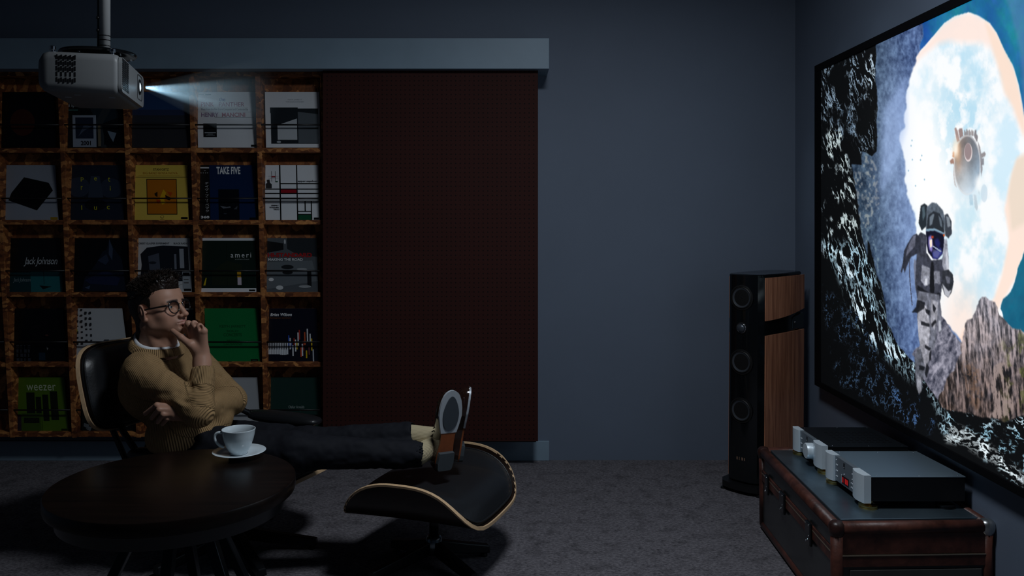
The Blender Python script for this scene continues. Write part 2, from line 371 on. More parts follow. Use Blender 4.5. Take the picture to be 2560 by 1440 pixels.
# row 2
sleeve('pale grey record sleeve with a tilted black square', qd(7, 138, R2, 8, 146), '#959ba6',
       [('p', [(.4, .22), (.86, .32), (.93, .46), (.62, .82), (.1, .64), (.16, .5)], '#040506'), ('r', .86, .94, .99, .99, '#9a7d1c')])
sleeve('hazy midnight blue record sleeve with scattered small yellow letters', qd(168, 307, R2), '#1b2230',
       [('e', .2, .4, .2, .18, '#2d3646'), ('e', .78, .42, .2, .18, '#2b3444'), ('p', [(.42, .2), (.58, .2), (.64, .6), (.36, .6)], '#323b4b'), ('e', .5, .72, .2, .1, '#0c1018'),
        ('t', 'p', .24, .22, .29, .3, '#b9b51e'), ('t', 'e', .48, .22, .53, .28, '#b9b51e'), ('t', 't', .73, .22, .77, .3, '#b9b51e'), ('t', 'r', .24, .38, .27, .45, '#b9b51e'), ('t', 'i', .76, .38, .775, .46, '#b9b51e'),
        ('t', 'l', .24, .73, .255, .81, '#b9b51e'), ('t', 'u', .47, .75, .52, .81, '#b9b51e'), ('t', 'c', .7, .74, .75, .8, '#b9b51e')])
sleeve('mustard yellow record sleeve with a framed orange square and dark title', qd(333, 468, R2), '#d3b64e',
       [('t', 'STAN GETZ', .37, .055, .66, .10, '#3a3420', dict(bold=.015)), ('t', 'BIG BAND BOSSA NOVA', .18, .125, .82, .165, '#a4671c'), ('r', .1, .185, .86, .19, '#b98a2c'), ('r', 0, .215, 1, .222, '#2c281a'),
        ('r', .24, .25, .8, .895, '#1d1608'), ('r', .252, .263, .788, .883, '#b56a0e'), ('p', [(.38, .52), (.44, .48), (.44, .58), (.4, .56)], '#241a0a'), ('p', [(.55, .44), (.6, .5), (.56, .64), (.6, .68), (.52, .72), (.48, .6)], '#d3a215'),
        ('p', [(.58, .54), (.7, .6), (.66, .64), (.6, .62)], '#2a1a08'), ('p', [(.42, .62), (.5, .64), (.46, .7), (.42, .68)], '#a83c10'), ('p', [(.62, .48), (.72, .5), (.68, .57)], '#b3480f'),
        ('e', .52, .935, .032, .026, '#4a4222'), ('e', .52, .935, .026, .02, '#d3b64e'), ('r', .48, .972, .56, .980, '#8a7c3c'), ('r', .87, .94, .99, .975, K)])
sleeve('navy record sleeve with tall white capitals TAKE FIVE above a dark square', qd(497, 639, R2), '#0d2347',
       [('r', 0, 0, .185, 1, '#141414'), ('t', 'TAKE FIVE', .31, .03, .73, .165, '#d7dadc', dict(bold=.03)), ('r', .0, .035, .18, .06, '#b9bcbf'), ('r', .09, .095, .12, .105, '#85898d'), ('r', .03, .135, .045, .148, '#9a9da0'), ('r', .07, .135, .085, .148, '#9a9da0'), ('r', .11, .135, .125, .148, '#9a9da0'), ('r', .145, .135, .16, .148, '#9a9da0')] +
       [('t', ch_, .105, .31 + .056 * k_, .165, .352 + .056 * k_, '#c9ccce') for k_, ch_ in enumerate('デイヴ') ] + [('r', .128, .49, .142, .50, '#c9ccce')] + [('t', ch_, .105, .53 + .056 * k_, .165, .572 + .056 * k_, '#c9ccce') for k_, ch_ in enumerate('ブルーベック') if ch_ != 'ー'] + [('r', .131, .642, .139, .684, '#c9ccce')] +
       [('t', '360', .02, .92, .17, .965, '#d7dadc', dict(bold=.04)), ('r', .34, .44, .7, 1, '#080b12'),
        ('p', [(.36, .74), (.48, .76), (.54, .75), (.55, .77), (.42, .79)], '#5a5f68'), ('p', [(.6, .8), (.67, .74), (.66, .8)], '#3c414a'), ('e', .45, .88, .03, .012, '#30353f'), ('r', .88, .95, .99, .985, K)])
sleeve('white record sleeve with heavy black grid lines and small red and green blocks', qd(661, 796, R2), W,
       [('r', .27, 0, .295, 1, K), ('r', .585, 0, .607, 1, K), ('r', .29, .325, 1, .347, K), ('r', 0, .425, 1, .445, K), ('r', 0, .505, 1, .525, K), ('r', 0, .605, 1, .622, K), ('r', 0, .645, 1, .66, K),
        ('r', .295, .445, .585, .505, '#8a1320'), ('r', .845, .645, .865, 1, K), ('r', .73, .66, .75, .83, K), ('r', .607, .83, .85, .845, K), ('r', .607, .885, .85, .9, K), ('r', .607, .9, .845, 1, '#0f4a30'),
        ('p', [(.02, .42), (.02, .34), (.05, .32), (.04, .27), (.09, .26), (.1, .32), (.13, .35), (.13, .42)], '#2a2c2e'), ('r', .13, .11, .135, .3, K), ('r', .2, .11, .205, .3, K), ('r', .07, .2, .27, .203, '#777'), ('r', .13, .2, .2, .22, '#8a1320'), ('r', .2, .29, .245, .31, '#0f4a30'), ('r', .07, .235, .27, .238, '#777'),
        ('t', 'apper-sepshun', .62, .275, .97, .315, '#1a1c1e', dict(bold=.02)), ('t', 'JIMMY', .11, .72, .26, .745, '#1a1c1e', dict(bold=.03)), ('t', 'WISNER', .08, .755, .26, .78, '#1a1c1e', dict(bold=.03)), ('t', 'TRIO', .155, .79, .26, .815, '#1a1c1e', dict(bold=.03)), ('r', .9, .95, .99, .985, K)])
# row 3
sleeve('black and dim teal record sleeve with pale handwritten script lettering', qd(17, 150, R3, 20, 158), '#0b0d10',
       [('r', 0, .62, 1, 1, '#0f3438'), ('r', .42, .68, .95, 1, '#1e6468'), ('t', 'Jack Johnson', .3, .36, .93, .53, '#b7bdc0', dict(shear=.35, space=.9)), ('t', 'Jack Johnson', .1, .74, .42, .83, '#7f8f92', dict(shear=.35, space=.9)),
        ('r', .66, .1, .667, .86, '#06080a'), ('r', .45, .22, .78, .226, '#15181c'), ('p', [(.58, .88), (.8, .9), (.64, .95)], '#071416'), ('r', 0, .6, .42, .64, '#0a0c0e')])
sleeve('black record sleeve with a steep dim blue peak shape', qd(182, 316, R3, 185, 322), '#06070a',
       [('p', [(.15, .98), (.2, .75), (.42, .48), (.55, .25), (.62, .22), (.68, .02), (.74, .16), (.9, .4), (.95, .98)], '#141b2a'), ('p', [(.68, .02), (.74, .2), (.72, .42), (.66, .3)], '#39445a'),
        ('p', [(.2, .78), (.6, .6), (.85, .75), (.8, .88), (.3, .85)], '#1a2340'), ('p', [(.45, .42), (.62, .3), (.66, .42), (.6, .5)], '#2a3448'), ('p', [(.2, .92), (.3, .88), (.28, .95)], '#3c4a66')])
sleeve('white record sleeve with a dark streaked photograph under a title line, above his hair', qd(340, 474, R3, 342, 480), '#b6babd',
       [('t', 'ROBERT GLASPER EXPERIMENT', .02, .085, .62, .12, '#26282b', dict(bold=.02)), ('t', 'BLACK RADIO', .7, .085, .97, .12, '#26282b', dict(bold=.02)),
        ('p', [(.08, .3), (.2, .18), (.5, .14), (.96, .16), (.97, .8), (.06, .8), (.1, .5)], '#181c24'), ('p', [(.22, .34), (.42, .28), (.44, .62), (.24, .6)], '#474d5a'), ('r', .7, .3, .74, .58, '#6a707c'), ('r', .8, .2, .88, .56, '#8d939c'),
        ('e', .3, .46, .07, .025, '#20242c'), ('r', .84, .62, .99, .95, '#8f979d'), ('r', .85, .64, .97, .7, K), ('r', .86, .76, .95, .78, '#555'), ('r', .86, .82, .95, .84, '#555'), ('r', .86, .94, .99, .98, K)])
sleeve('dark bottle green record sleeve between white bands with spaced letters ameri', qd(500, 638, R3), '#10201a',
       [('r', 0, 0, 1, .05, W), ('r', 0, .93, 1, 1, W), ('p', [(.2, .62), (.48, .42), (.75, .5), (.75, .88), (.2, .88)], '#1b2418'), ('r', .475, .1, .48, .9, '#0a130f'),
        ('t', 'ameri', .55, .275, .92, .365, '#cdd2d2', dict(space=1.35)), ('t', 'unfearban', .63, .385, .88, .405, '#9aa3a2', dict(space=1.2)), ('r', .66, .63, .73, .73, '#b98b1e'), ('r', .665, .73, .735, .87, '#b9aeb9'), ('p', [(.045, .88), (.09, .74), (.105, .74), (.08, .88)], '#b9a51e'), ('r', .87, .955, .98, .985, K)])
sleeve('grey splashed record sleeve with red and white capitals MAKING THE ROAD', qd(663, 792, R3), '#4b5156',
       [('p', [(0, .05), (.35, .1), (.35, .22), (.0, .28)], '#14171a'), ('p', [(.42, .0), (1, .0), (1, .35), (.6, .3), (.42, .2)], '#22272b'), ('e', .38, .07, .018, .045, '#aab0b3'), ('p', [(0, .45), (.9, .42), (1, .8), (0, .95)], '#5c6368'),
        ('t', 'HI-STANDARD', .04, .275, .9, .36, '#8f1d20', dict(bold=.05)), ('t', 'MAKING THE ROAD', .05, .375, .72, .425, '#c3c8ca', dict(bold=.025)), ('e', .42, .54, .12, .04, '#1d2124'), ('e', .42, .64, .1, .035, '#16191c'), ('p', [(.8, .6), (.88, .62), (.88, .9), (.8, .86)], '#14171a'), ('e', .1, .77, .05, .03, '#c9cdcf'),
        ('e', .26, .92, .07, .04, '#b9bec0'), ('e', .7, .58, .1, .02, '#8d9396'), ('e', .75, .9, .12, .025, '#8d9396')])
# row 4
sleeve('black record sleeve with a faint grey block of lettering at its foot', qd(24, 158, R4, 27, 164), '#08080a',
       [('r', .11 + .07 * k_, .68 + .08 * j_, .16 + .07 * k_ - .012 * ((k_ + j_) % 3), .74 + .08 * j_, '#34383f') for k_ in range(4) for j_ in range(4)] +
       [('r', .52, .82, .64, .96, '#152a38'), ('e', .68, .5, .03, .015, '#4a3028'), ('p', [(.66, .7), (.7, .74), (.68, .78)], '#777')])
sleeve('white record sleeve with broken columns of small black marks, left of his head', qd(187, 305, R4, 189, 322), '#b4b8bb',
       [('r', .02 + .09 * (k % 4) + rnd.random() * .02, .01 + .052 * (k // 2) % .72, .07 + .09 * (k % 4), .03 + .052 * (k // 2) % .72 + rnd.random() * .03, '#2a2d31') for k in range(40)] +
       [('r', .01, .39, .06, .43, '#8f8c3a'), ('r', .58, .577, .68, .593, '#3a3d42'), ('r', .70, .58, .94, .588, '#777'), ('r', .45, .64, .92, .645, '#888'), ('r', .25, .765, .94, .772, '#8f9a30'), ('r', .0, .9, .9, .905, '#777')])
sleeve('white record sleeve with brown and black marks half hidden behind his neck', qd(347, 483, R4, 350, 486), '#b9b6b4',
       [('r', .03, .42, .1, .48, '#4a3832'), ('r', .02, .56, .12, .62, '#2a2624'), ('e', .06, .75, .03, .06, '#1c1a1a'), ('p', [(.35, .05), (1, .02), (1, .98), (.4, .98)], '#0e1012'), ('e', .72, .82, .08, .05, '#69706f'), ('e', .8, .7, .05, .03, '#555d5e')])
sleeve('plain emerald green record sleeve with faint dark centred lettering', qd(511, 645, R4, 516, 650), '#0c6a36',
       [('t', 'KEITH JARRETT', .27, .31, .76, .37, '#0a4a26', dict(bold=.02)), ('t', 'SOLO', .4, .4, .62, .44, '#0a4a26', dict(bold=.02)), ('t', 'CONCERTS', .34, .46, .68, .52, '#0a4a26', dict(bold=.02)), ('t', 'BREMEN', .4, .58, .64, .62, '#0a4a26'), ('t', 'LAUSANNE', .34, .64, .68, .68, '#0a4a26'), ('r', .83, .94, .97, .98, '#0a2214'), ('r', .86, .955, .94, .965, '#3c5a48')])
keys = []
for k in range(12): keys.append(('r', .02 + .0335 * k, .63 + .01 * rnd.random(), .048 + .0335 * k, .85 + (.03 * rnd.random() if k > 6 else 0), '#c9ced3'))
for k in range(11): keys.append(('r', .043 + .0335 * k, .6, .056 + .0335 * k, .76, '#0a0c1a'))
for k, (h, a, b) in enumerate([('#2a4aa0', .5, .7), ('#c9ced3', .55, .76), ('#4a5a90', .62, .74), ('#c9ced3', .68, .88), ('#8a2420', .55, .68), ('#c9ced3', .58, .8), ('#c9a81e', .62, .76), ('#c9ced3', .45, .7), ('#a03028', .40, .58), ('#b8442c', .72, .9), ('#c9ced3', .66, .88),
                               ('#7a2a24', .6, .78), ('#b8502c', .44, .68), ('#c9a81e', .78, .92), ('#c9ced3', .38, .62), ('#6a3a40', .7, .86), ('#c9ced3', .47, .62), ('#c9a81e', .56, .78), ('#aab0b8', .76, .98)]):
    keys.append(('r', .42 + .0265 * k, a, .445 + .0265 * k, b, h))
sleeve('midnight navy record sleeve with a row of white and coloured bars like piano keys', qd(667, 792, R4, 668, 796), '#0c0f1e',
       [('t', 'Brian Wilson', .07, .085, .5, .145, '#d3d7da', dict(shear=.25, bold=.02)), ('t', 'Reimagines Gershwin', .06, .165, .48, .195, '#7a4a24', dict(shear=.25))] + keys)
# row 5
sleeve('leaf green record sleeve lettered weezer with dark standing blocks', qd(34, 160, R5, 37, 172), '#4c6a16',
       [('t', 'weezer', .25, .14, .82, .245, '#b9c4a8', dict(space=1.05)), ('r', .24, .28, .4, .66, '#12180a'), ('r', .42, .36, .52, .66, '#12180a'), ('r', .55, .32, .66, .8, '#12180a'), ('r', .7, .26, .84, .78, '#12180a'),
        ('r', .02, .68, .13, 1, '#2a2030'), ('r', .14, .66, .5, 1, '#3c5416'), ('r', .18, .74, .47, .84, '#141a0c'), ('r', .52, .66, .525, 1, '#2c3c0e'), ('r', .87, .94, .98, .98, '#1a2408')])
zz = []
for k in range(26):
    a, b = rnd.random() * .9, rnd.random() * .9; zz.append(('p', [(a, b), (a + .1, b + .03), (a + .07, b + .1), (a - .01, b + .06)], '#5d6164'))
sleeve('black record sleeve with broken grey zigzag marks, behind the armchair back', qd(203, 334, R5, 205, 338), '#0c0d0e', zz)
sleeve('plain pale grey record sleeve right of his elbow', qd(509, 643, R5, 514, 652), '#9ea2a6', [('r', .36, .58, .4, .66, '#222')])
sleeve('dull deep green record sleeve with small pale serif title near its foot', qd(673, 800, R5, 674, 804), '#18302c',
       [('t', 'Olafur Arnalds', .37, .52, .68, .57, '#8c9896'), ('t', 'Island Songs', .43, .59, .62, .62, '#7c8886')])
# ---------------------------------------------------------------- projector
pj_m = mat('projector_shell', (0.20, 0.21, 0.215), 0.42, spec=0.4)
pjf_m = mat('projector_front', (0.20, 0.21, 0.215), 0.38, spec=0.5)
A = P(300, 190, 2.55); B = P(358, 230, 2.96)             # near / far vertical edge of the lens side
u = nrm(V(B[0] - A[0], B[1] - A[1], 0)); w_pj = float(np.hypot(B[0] - A[0], B[1] - A[1]))
fx = V(u[1], -u[0], 0)                                    # direction the lens looks
d_pj = 0.228
z_t, z_b = P(300, 133, 2.55)[2], P(300, 234, 2.55)[2]
def pj(a, b, c): return V(A[0], A[1], 0) - fx * a + u * b + V(0, 0, c)     # a: back from the front, b: away from the camera, c: height
pjt = thing('projector', 'grey ceiling projector with vent slots and glowing lens on a pole mount', 'projector', pj(d_pj / 2, w_pj / 2, z_b))
def rrect(a0, a1, c0, c1, r, n=6):
    pts = []
    for (ca, cc, s) in ((a1 - r, c1 - r, 0), (a0 + r, c1 - r, 1), (a0 + r, c0 + r, 2), (a1 - r, c0 + r, 3)):
        for k in range(n + 1):
            q = math.pi / 2 * (s + k / n); pts.append((ca + r * math.cos(q), cc + r * math.sin(q)))
    return pts
hb = z_t - z_b
rings = []
for a, ins in ((0.004, 0.010), (0.012, 0.002), (0.02, 0), (d_pj - .03, 0), (d_pj - .012, .005), (d_pj, .018)):
    rings.append([pj(a, b, c) for b, c in rrect(ins, w_pj - ins, z_b + ins, z_t - ins, 0.026)])
obj('casing', MB().loft(rings), pj_m, pjt, smooth=True, angle=50)
fr = obj('front_panel', MB().loft([[pj(0.006, b, c) for b, c in rrect(.006, w_pj - .006, z_b + .006, z_t - .006, .024)], [pj(-.003, b, c) for b, c in rrect(.008, w_pj - .008, z_b + .008, z_t - .008, .022)]]), pjf_m, pjt, smooth=True, angle=40)
g = MB()
for k in range(15):
    zc = z_t - .016 - k * (hb - .034) / 14
    for j in range(3):
        b0 = .018 + j * .036 + (.006 if k > 12 else 0)
        g.box((0, 0, 0), (1, 1, 1), R=np.column_stack([fx * .0022, u * .031, V(0, 0, .0042)]), c=pj(-.0022, b0, zc))
obj('vent_slots', g, black_m, pjt, kind='stuff')
g = MB()
for j in range(9):
    a0 = d_pj - .052 - j * .0062
    z = z_t - .012 - .004 * (j % 2)
    while z > z_b + .028:
        l = .0135
        if not (z_b + hb * .42 < z < z_b + hb * .47):
            g.box((0, 0, 0), (1, 1, 1), R=np.column_stack([fx * .0038, u * .004, V(0, 0, -l)]), c=pj(a0, -.0012, z))
        z -= l + .0035
obj('side_vent_slots', g, black_m, pjt, kind='stuff')
lc = pj(-.002, w_pj * .77, z_b + hb * .56)
lensb = obj('lens_bezel', MB().loft([[pj(a_, b_, c_) for b_, c_ in rrect(w_pj * .665, w_pj * .885, z_b + hb * .20, z_b + hb * .88, .014)] for a_ in (.002, -.0045)] + [[pj(-.001, b_, c_) for b_, c_ in rrect(w_pj * .68, w_pj * .87, z_b + hb * .25, z_b + hb * .83, .011)]]), black_m, pjt, smooth=True, angle=40)
obj('lens_ring', MB().lathe([(.026, -.002), (.026, .004), (.021, .005), (.019, .0)], lc, fx, 32, cap=False), blackmetal_m, pjt, smooth=True, angle=40)
lens_g = mat('lens_glass', (0.02, 0.03, 0.05), 0.05, emit=(0.75, 0.9, 1.0), estr=1.3)
obj('lens', MB().lathe([(.017, -.002), (.015, .003), (.009, .005), (.001, .006)], lc, fx, 32), lens_g, pjt, smooth=True)
g = MB()
for a, b in ((.03, .05), (d_pj - .03, .05), (.03, w_pj - .05), (d_pj - .03, w_pj - .05)):
    q = pj(a, b, z_t - .002)
    obj('foot_screw', MB().lathe([(.005, 0), (.005, .012), (.009, .013), (.009, .022), (.006, .024)], q, (0, 0, 1), 14), chrome_m, pjt, smooth=True, angle=40)
for a, b in ((.05, .1), (.14, .06), (.18, .12)):
    obj('latch_slot', MB().box((0, 0, 0), (1, 1, 1), R=np.column_stack([fx * .018, u * .004, V(0, 0, .003)]), c=pj(a, b, z_b - .001)), silver_m, pjt)
mtop = pj(d_pj * .42, w_pj * .42, z_t)
pm_m = mat('pole_paint', (0.42, 0.43, 0.43), 0.45)
mt = thing('projector_ceiling_mount', 'pale ceiling pole with a black round plate above the projector', 'mount', mtop)
obj('mount_plate', MB().lathe([(.095, .018), (.112, .020), (.115, .025), (.112, .030), (.03, .036)], mtop, (0, 0, 1), 40), blackgloss_m, mt, smooth=True, angle=40)
for a, b in ((.07, .0), (-.03, .065), (-.03, -.065)):
    q = mtop + V(a, b, 0)
    obj('spacer', MB().tube([q + V(0, 0, -.004), q + V(0, 0, .024)], .004, 10), chrome_m, mt, smooth=True)
pc = P(262, 60, mtop[1])
obj('pole', MB().tube([V(pc[0], mtop[1], mtop[2] + .03), V(pc[0], mtop[1], CEILZ)], .0165, 24), pm_m, mt, smooth=True)
obj('inner_sleeve', MB().tube([V(pc[0] - .013, mtop[1] + .012, mtop[2] + .03), V(pc[0] - .013, mtop[1] + .012, CEILZ)], .016, 20), blackmetal_m, mt, smooth=True)
for zz_ in (.05, .068, .082):
    obj('pole_ring', MB().lathe([(.0168, 0), (.0176, .0008), (.0176, .0022), (.0168, .003)], V(pc[0], mtop[1], mtop[2] + zz_), (0, 0, 1), 24), blackmetal_m, mt, smooth=True)
for zz_ in (.10, .14):
    obj('set_screw', MB().tube([V(pc[0] - .014, mtop[1] - .010, mtop[2] + zz_), V(pc[0] - .02, mtop[1] - .014, mtop[2] + zz_)], .0045, 10), black_m, mt, smooth=True)
obj('ceiling_flange', MB().lathe([(.07, -.012), (.07, 0), (.02, 0)], V(pc[0], mtop[1], CEILZ), (0, 0, 1), 32), pm_m, mt, smooth=True, angle=40)
# beam: a haze volume lit by the projector's own lamp
sd = bpy.data.lights.new('projector_beam', 'SPOT'); so = bpy.data.objects.new('projector_beam', sd); COL.objects.link(so)
from mathutils import Vector
beam_dir = nrm(fx + V(0, 0, -.11))
sl = lc + fx * .016
so.location = tuple(sl); so.rotation_euler = Vector(beam_dir).to_track_quat('-Z', 'Y').to_euler()
sd.energy = 12.0; sd.color = (0.62, 0.85, 1.0); sd.spot_size = math.radians(31); sd.spot_blend = 0.35; sd.shadow_soft_size = 0.004
sd.use_nodes = True
nt = sd.node_tree; em = nt.nodes['Emission']
ge = nt.nodes.new('ShaderNodeTexCoord'); nz = nt.nodes.new('ShaderNodeTexNoise'); nz.inputs['Scale'].default_value = 7; nz.inputs['Detail'].default_value = 3
rp = nt.nodes.new('ShaderNodeValToRGB'); rp.color_ramp.elements[0].position = .36; rp.color_ramp.elements[0].color = (.12, .2, .26, 1); rp.color_ramp.elements[1].position = .62; rp.color_ramp.elements[1].color = (1.6, 1.6, 1.6, 1)
nt.links.new(ge.outputs['Normal'], nz.inputs['Vector']); nt.links.new(nz.outputs['Fac'], rp.inputs[0]); nt.links.new(rp.outputs[0], em.inputs['Color'])
hz = bpy.data.materials.new('beam_haze'); hz.use_nodes = True; nt = hz.node_tree; nt.nodes.clear()
out = nt.nodes.new('ShaderNodeOutputMaterial'); vs = nt.nodes.new('ShaderNodeVolumeScatter'); vs.inputs['Anisotropy'].default_value = 0.1; vs.inputs['Color'].default_value = (.75, .92, 1, 1)
tcv = nt.nodes.new('ShaderNodeTexCoord'); dv_ = nt.nodes.new('ShaderNodeVectorMath'); dv_.operation = 'LENGTH'; nt.links.new(tcv.outputs['Object'], dv_.inputs[0])
mr_ = nt.nodes.new('ShaderNodeMapRange'); mr_.interpolation_type = 'SMOOTHSTEP'; mr_.inputs[1].default_value = .05; mr_.inputs[2].default_value = .46; mr_.inputs[3].default_value = 1.5; mr_.inputs[4].default_value = 0.0
nt.links.new(dv_.outputs['Value'], mr_.inputs[0]); nt.links.new(mr_.outputs[0], vs.inputs['Density'])
nt.links.new(vs.outputs[0], out.inputs['Volume'])
L_ = 0.46; cone = MB(); ca = math.tan(math.radians(22))
cone.lathe([(.012, 0), (.012 + L_ * ca, L_)], sl + beam_dir * .004, beam_dir, 28)
obj('light_beam', cone, hz, loc=sl, label='blue white light beam in the haze in front of the projector lens', cat='light beam')

# ---------------------------------------------------------------- wall screen
SX = WALLX - 0.045
def SP(px, py):       # point of the screen plane behind a pixel
    Y = SX * FPX / (px - CX); return V(SX, Y, EYE - (py - CY) * Y / FPX)
Yl = SX * FPX / (2039 - CX)
ztop, zbot = P(0, 165, Yl)[2], P(0, 962, Yl)[2]
Wd = (ztop - zbot) * 16 / 9; Yr = Yl - Wd
scr = thing('projection_screen', 'wide black framed wall screen showing a running astronaut before a planet', 'screen', (WALLX, (Yl + Yr) / 2, zbot))
obj('backing', MB().box((SX + .006, Yr + .005, zbot + .005), (WALLX, Yl - .005, ztop - .005)), black_m, scr)
bw = .045
frm = mat('screen_frame', (0.003, 0.003, 0.004), 0.8, spec=0.1)
obj('frame_bar', MB().box((SX - .006, Yr, ztop - bw * .75), (SX + .02, Yl, ztop)), frm, scr, bevel=.002)
obj('frame_bar', MB().box((SX - .006, Yr, zbot), (SX + .02, Yl, zbot + bw * .6)), frm, scr, bevel=.002)
obj('frame_bar', MB().box((SX - .006, Yl - .07, zbot + bw * .6), (SX + .02, Yl, ztop - bw * .75)), frm, scr, bevel=.002)
obj('frame_bar', MB().box((SX - .006, Yr, zbot + bw * .6), (SX + .02, Yr + bw, ztop - bw * .75)), frm, scr, bevel=.002)

# the moving picture: colours computed per sample of a fine grid on the screen surface
def hash2(ix, iy, s):
    h = (ix.astype(np.int64) * 374761393 + iy.astype(np.int64) * 668265263 + s * 1442695041) & 0xffffffff
    h = ((h ^ (h >> 13)) * 1274126177) & 0xffffffff
    return ((h ^ (h >> 16)) & 0xffff) / 65535.0
def vnoise(x, y, s=0):
    ix, iy = np.floor(x), np.floor(y); fx_, fy_ = x - ix, y - iy; fx_ = fx_ * fx_ * (3 - 2 * fx_); fy_ = fy_ * fy_ * (3 - 2 * fy_)
    a, b, c_, d_ = hash2(ix, iy, s), hash2(ix + 1, iy, s), hash2(ix, iy + 1, s), hash2(ix + 1, iy + 1, s)
    return (a * (1 - fx_) + b * fx_) * (1 - fy_) + (c_ * (1 - fx_) + d_ * fx_) * fy_
def fbm(x, y, s=0, o=5, g=.55):
    t, amp, n_ = 0, 1, 0
    for k in range(o): t = t + amp * vnoise(x * 2 ** k, y * 2 ** k, s + k * 17); n_ += amp; amp *= g
    return t / n_
def sstep(a, b, x): t = np.clip((x - a) / (b - a), 0, 1); return t * t * (3 - 2 * t)
pxs = np.concatenate([np.arange(2040, 2570, .9), np.array([2580, 2600, 2640, 2700, 2800, 2950, 3150, 3400, 3700])])
pxs = pxs[SX * FPX / (pxs - CX) > Yr]; NR = 780
Yc = SX * FPX / (pxs - CX); zz = np.linspace(ztop, zbot, NR)
GY, GZ = np.meshgrid(Yc, zz); PXg = np.repeat(pxs[None, :], NR, 0); PYg = CY + (EYE - GZ) * FPX / GY
def inpoly(pts):
    pts = np.array(pts, float); r = np.zeros(PXg.shape, bool); n = len(pts); x0, y0 = pts.min(0); x1, y1 = pts.max(0)
    cs = np.where((pxs >= x0) & (pxs <= x1))[0]
    if not len(cs): return r.astype(float)
    sl_ = np.s_[:, cs[0]:cs[-1] + 1]; X, Yv = PXg[sl_], PYg[sl_]; q = np.zeros(X.shape, bool)
    for i in range(n):
        ax, ay = pts[i]; bx, by = pts[(i + 1) % n]
        if ay == by: continue
        q ^= ((ay > Yv) != (by > Yv)) & (X < (bx - ax) * (Yv - ay) / (by - ay) + ax)
    r[sl_] = q; return r.astype(float)
def blur(m, k):
    if k <= 0: return m
    for ax in (0, 1):
        n = m.shape[ax]; c_ = np.cumsum(np.concatenate([np.repeat(np.take(m, [0], ax), k + 1, ax), m, np.repeat(np.take(m, [n - 1], ax), k, ax)], ax), ax)
        m = (np.take(c_, np.arange(2 * k + 1, 2 * k + 1 + n), ax) - np.take(c_, np.arange(0, n), ax)) / (2 * k + 1)
    return m
IMG = np.zeros(PXg.shape + (3,))
def put(mask, col):
    global IMG
    c_ = np.array(col, float)
    IMG = IMG * (1 - mask[..., None]) + c_ * mask[..., None]
def ell(cx, cy, rx, ry, soft=.06, rot=0):
    dx, dy = PXg - cx, PYg - cy; c_, s_ = math.cos(rot), math.sin(rot); X, Yv = dx * c_ + dy * s_, -dx * s_ + dy * c_
    return 1 - sstep(1 - soft, 1 + soft, np.hypot(X / rx, Yv / ry))
def Z1(*p): return [(1960 + a * .4444, b * .4444) for a, b in p]
def Z2(*p): return [(1960 + a * .4444, 600 + b * .4444) for a, b in p]
def jag(pts, amp, seed=0, n=4, op=False):
    r_ = random.Random(seed); pts = list(pts)
    for k in range(n):
        o_ = []
        for i in range(len(pts)):
            a, b = pts[i], pts[(i + 1) % len(pts)]; d = math.hypot(b[0] - a[0], b[1] - a[1]); o_.append(a)
            if op and i == len(pts) - 1: continue
            if d > 5: o_.append(((a[0] + b[0]) / 2 + r_.uniform(-1, 1) * amp * min(1, d / 40), (a[1] + b[1]) / 2 + r_.uniform(-1, 1) * amp * min(1, d / 40)))
        pts = o_
    return pts
n1 = fbm(PXg / 55, PYg / 90, 3); n2 = fbm(PXg / 18, PYg / 30, 9); n3 = fbm(PXg / 5, PYg / 9, 21); n4 = fbm(PXg / 9 + PYg / 40, PYg / 60, 31, 4)
# sky
k1 = sstep(.46, .72, n1); sky = np.stack([.98 - .15 * k1, .99 - .06 * k1, 1.0 - .015 * k1], -1)
IMG[:] = sky
glow = np.exp(-(((PXg - 2330) / 95) ** 2 + ((PYg - 400) / 170) ** 2)); put(np.clip(glow * 1.1, 0, 1), (1, 1, 1))
cl = ell(2420, 200, 90, 130, .6); put(cl * sstep(.40, .64, n2 * .5 + n1 * .5) * .5, (.66, .84, .93)); put(ell(2440, 590, 60, 130, .8) * sstep(.42, .62, n1) * .45, (.70, .86, .92))
put(ell(2400, 330, 50, 90, .7) * sstep(.45, .62, n2) * .35, (.55, .8, .92))
# peach halo band and teal outside
outer = Z1((700, 420), (750, 300), (790, 260), (850, 190), (900, 130), (960, 90), (1040, 68), (1100, 90), (1160, 130), (1200, 190), (1240, 280), (1290, 370), (1320, 470), (1340, 570), (1352, 650))
band_in = Z1((760, 330), (860, 250), (930, 230), (1010, 240), (1110, 240), (1165, 270), (1200, 360), (1225, 450), (1240, 520), (1280, 590), (1310, 680), (1350, 770))
peach = inpoly(outer + [(2620, 380)] + band_in[::-1]); put(blur(peach, 7) * .92, (1.0, .91, .87)); put(blur(inpoly(Z1((1120, 100), (1200, 190), (1290, 370), (1352, 650), (1352, 770), (1290, 600), (1240, 520), (1200, 360))), 4) * .5, (.98, .86, .76))
teal = inpoly([(2290, -250), (3900, -250), (3900, 330), (2575, 330)] + outer[::-1])
tc_ = np.stack([.03 + .12 * n2, .40 + .22 * (n1 - .5) * 2, .58 + .2 * (n2 - .3)], -1)
m = blur(teal, 1); IMG = IMG * (1 - m[..., None]) + tc_ * m[..., None]
m = blur(inpoly(Z1((1215, -100), (1400, -100), (1420, 700), (1350, 640), (1330, 300), (1270, 60))), 5) * .55; put(m, (.33, .50, .66))
put(blur(inpoly(Z1((1060, -10), (1120, 0), (1190, 60), (1290, 250), (1340, 500), (1345, 620), (1320, 470), (1290, 370), (1240, 280), (1200, 190), (1160, 130), (1100, 90))), 2) * .35, (.02, .38, .60))
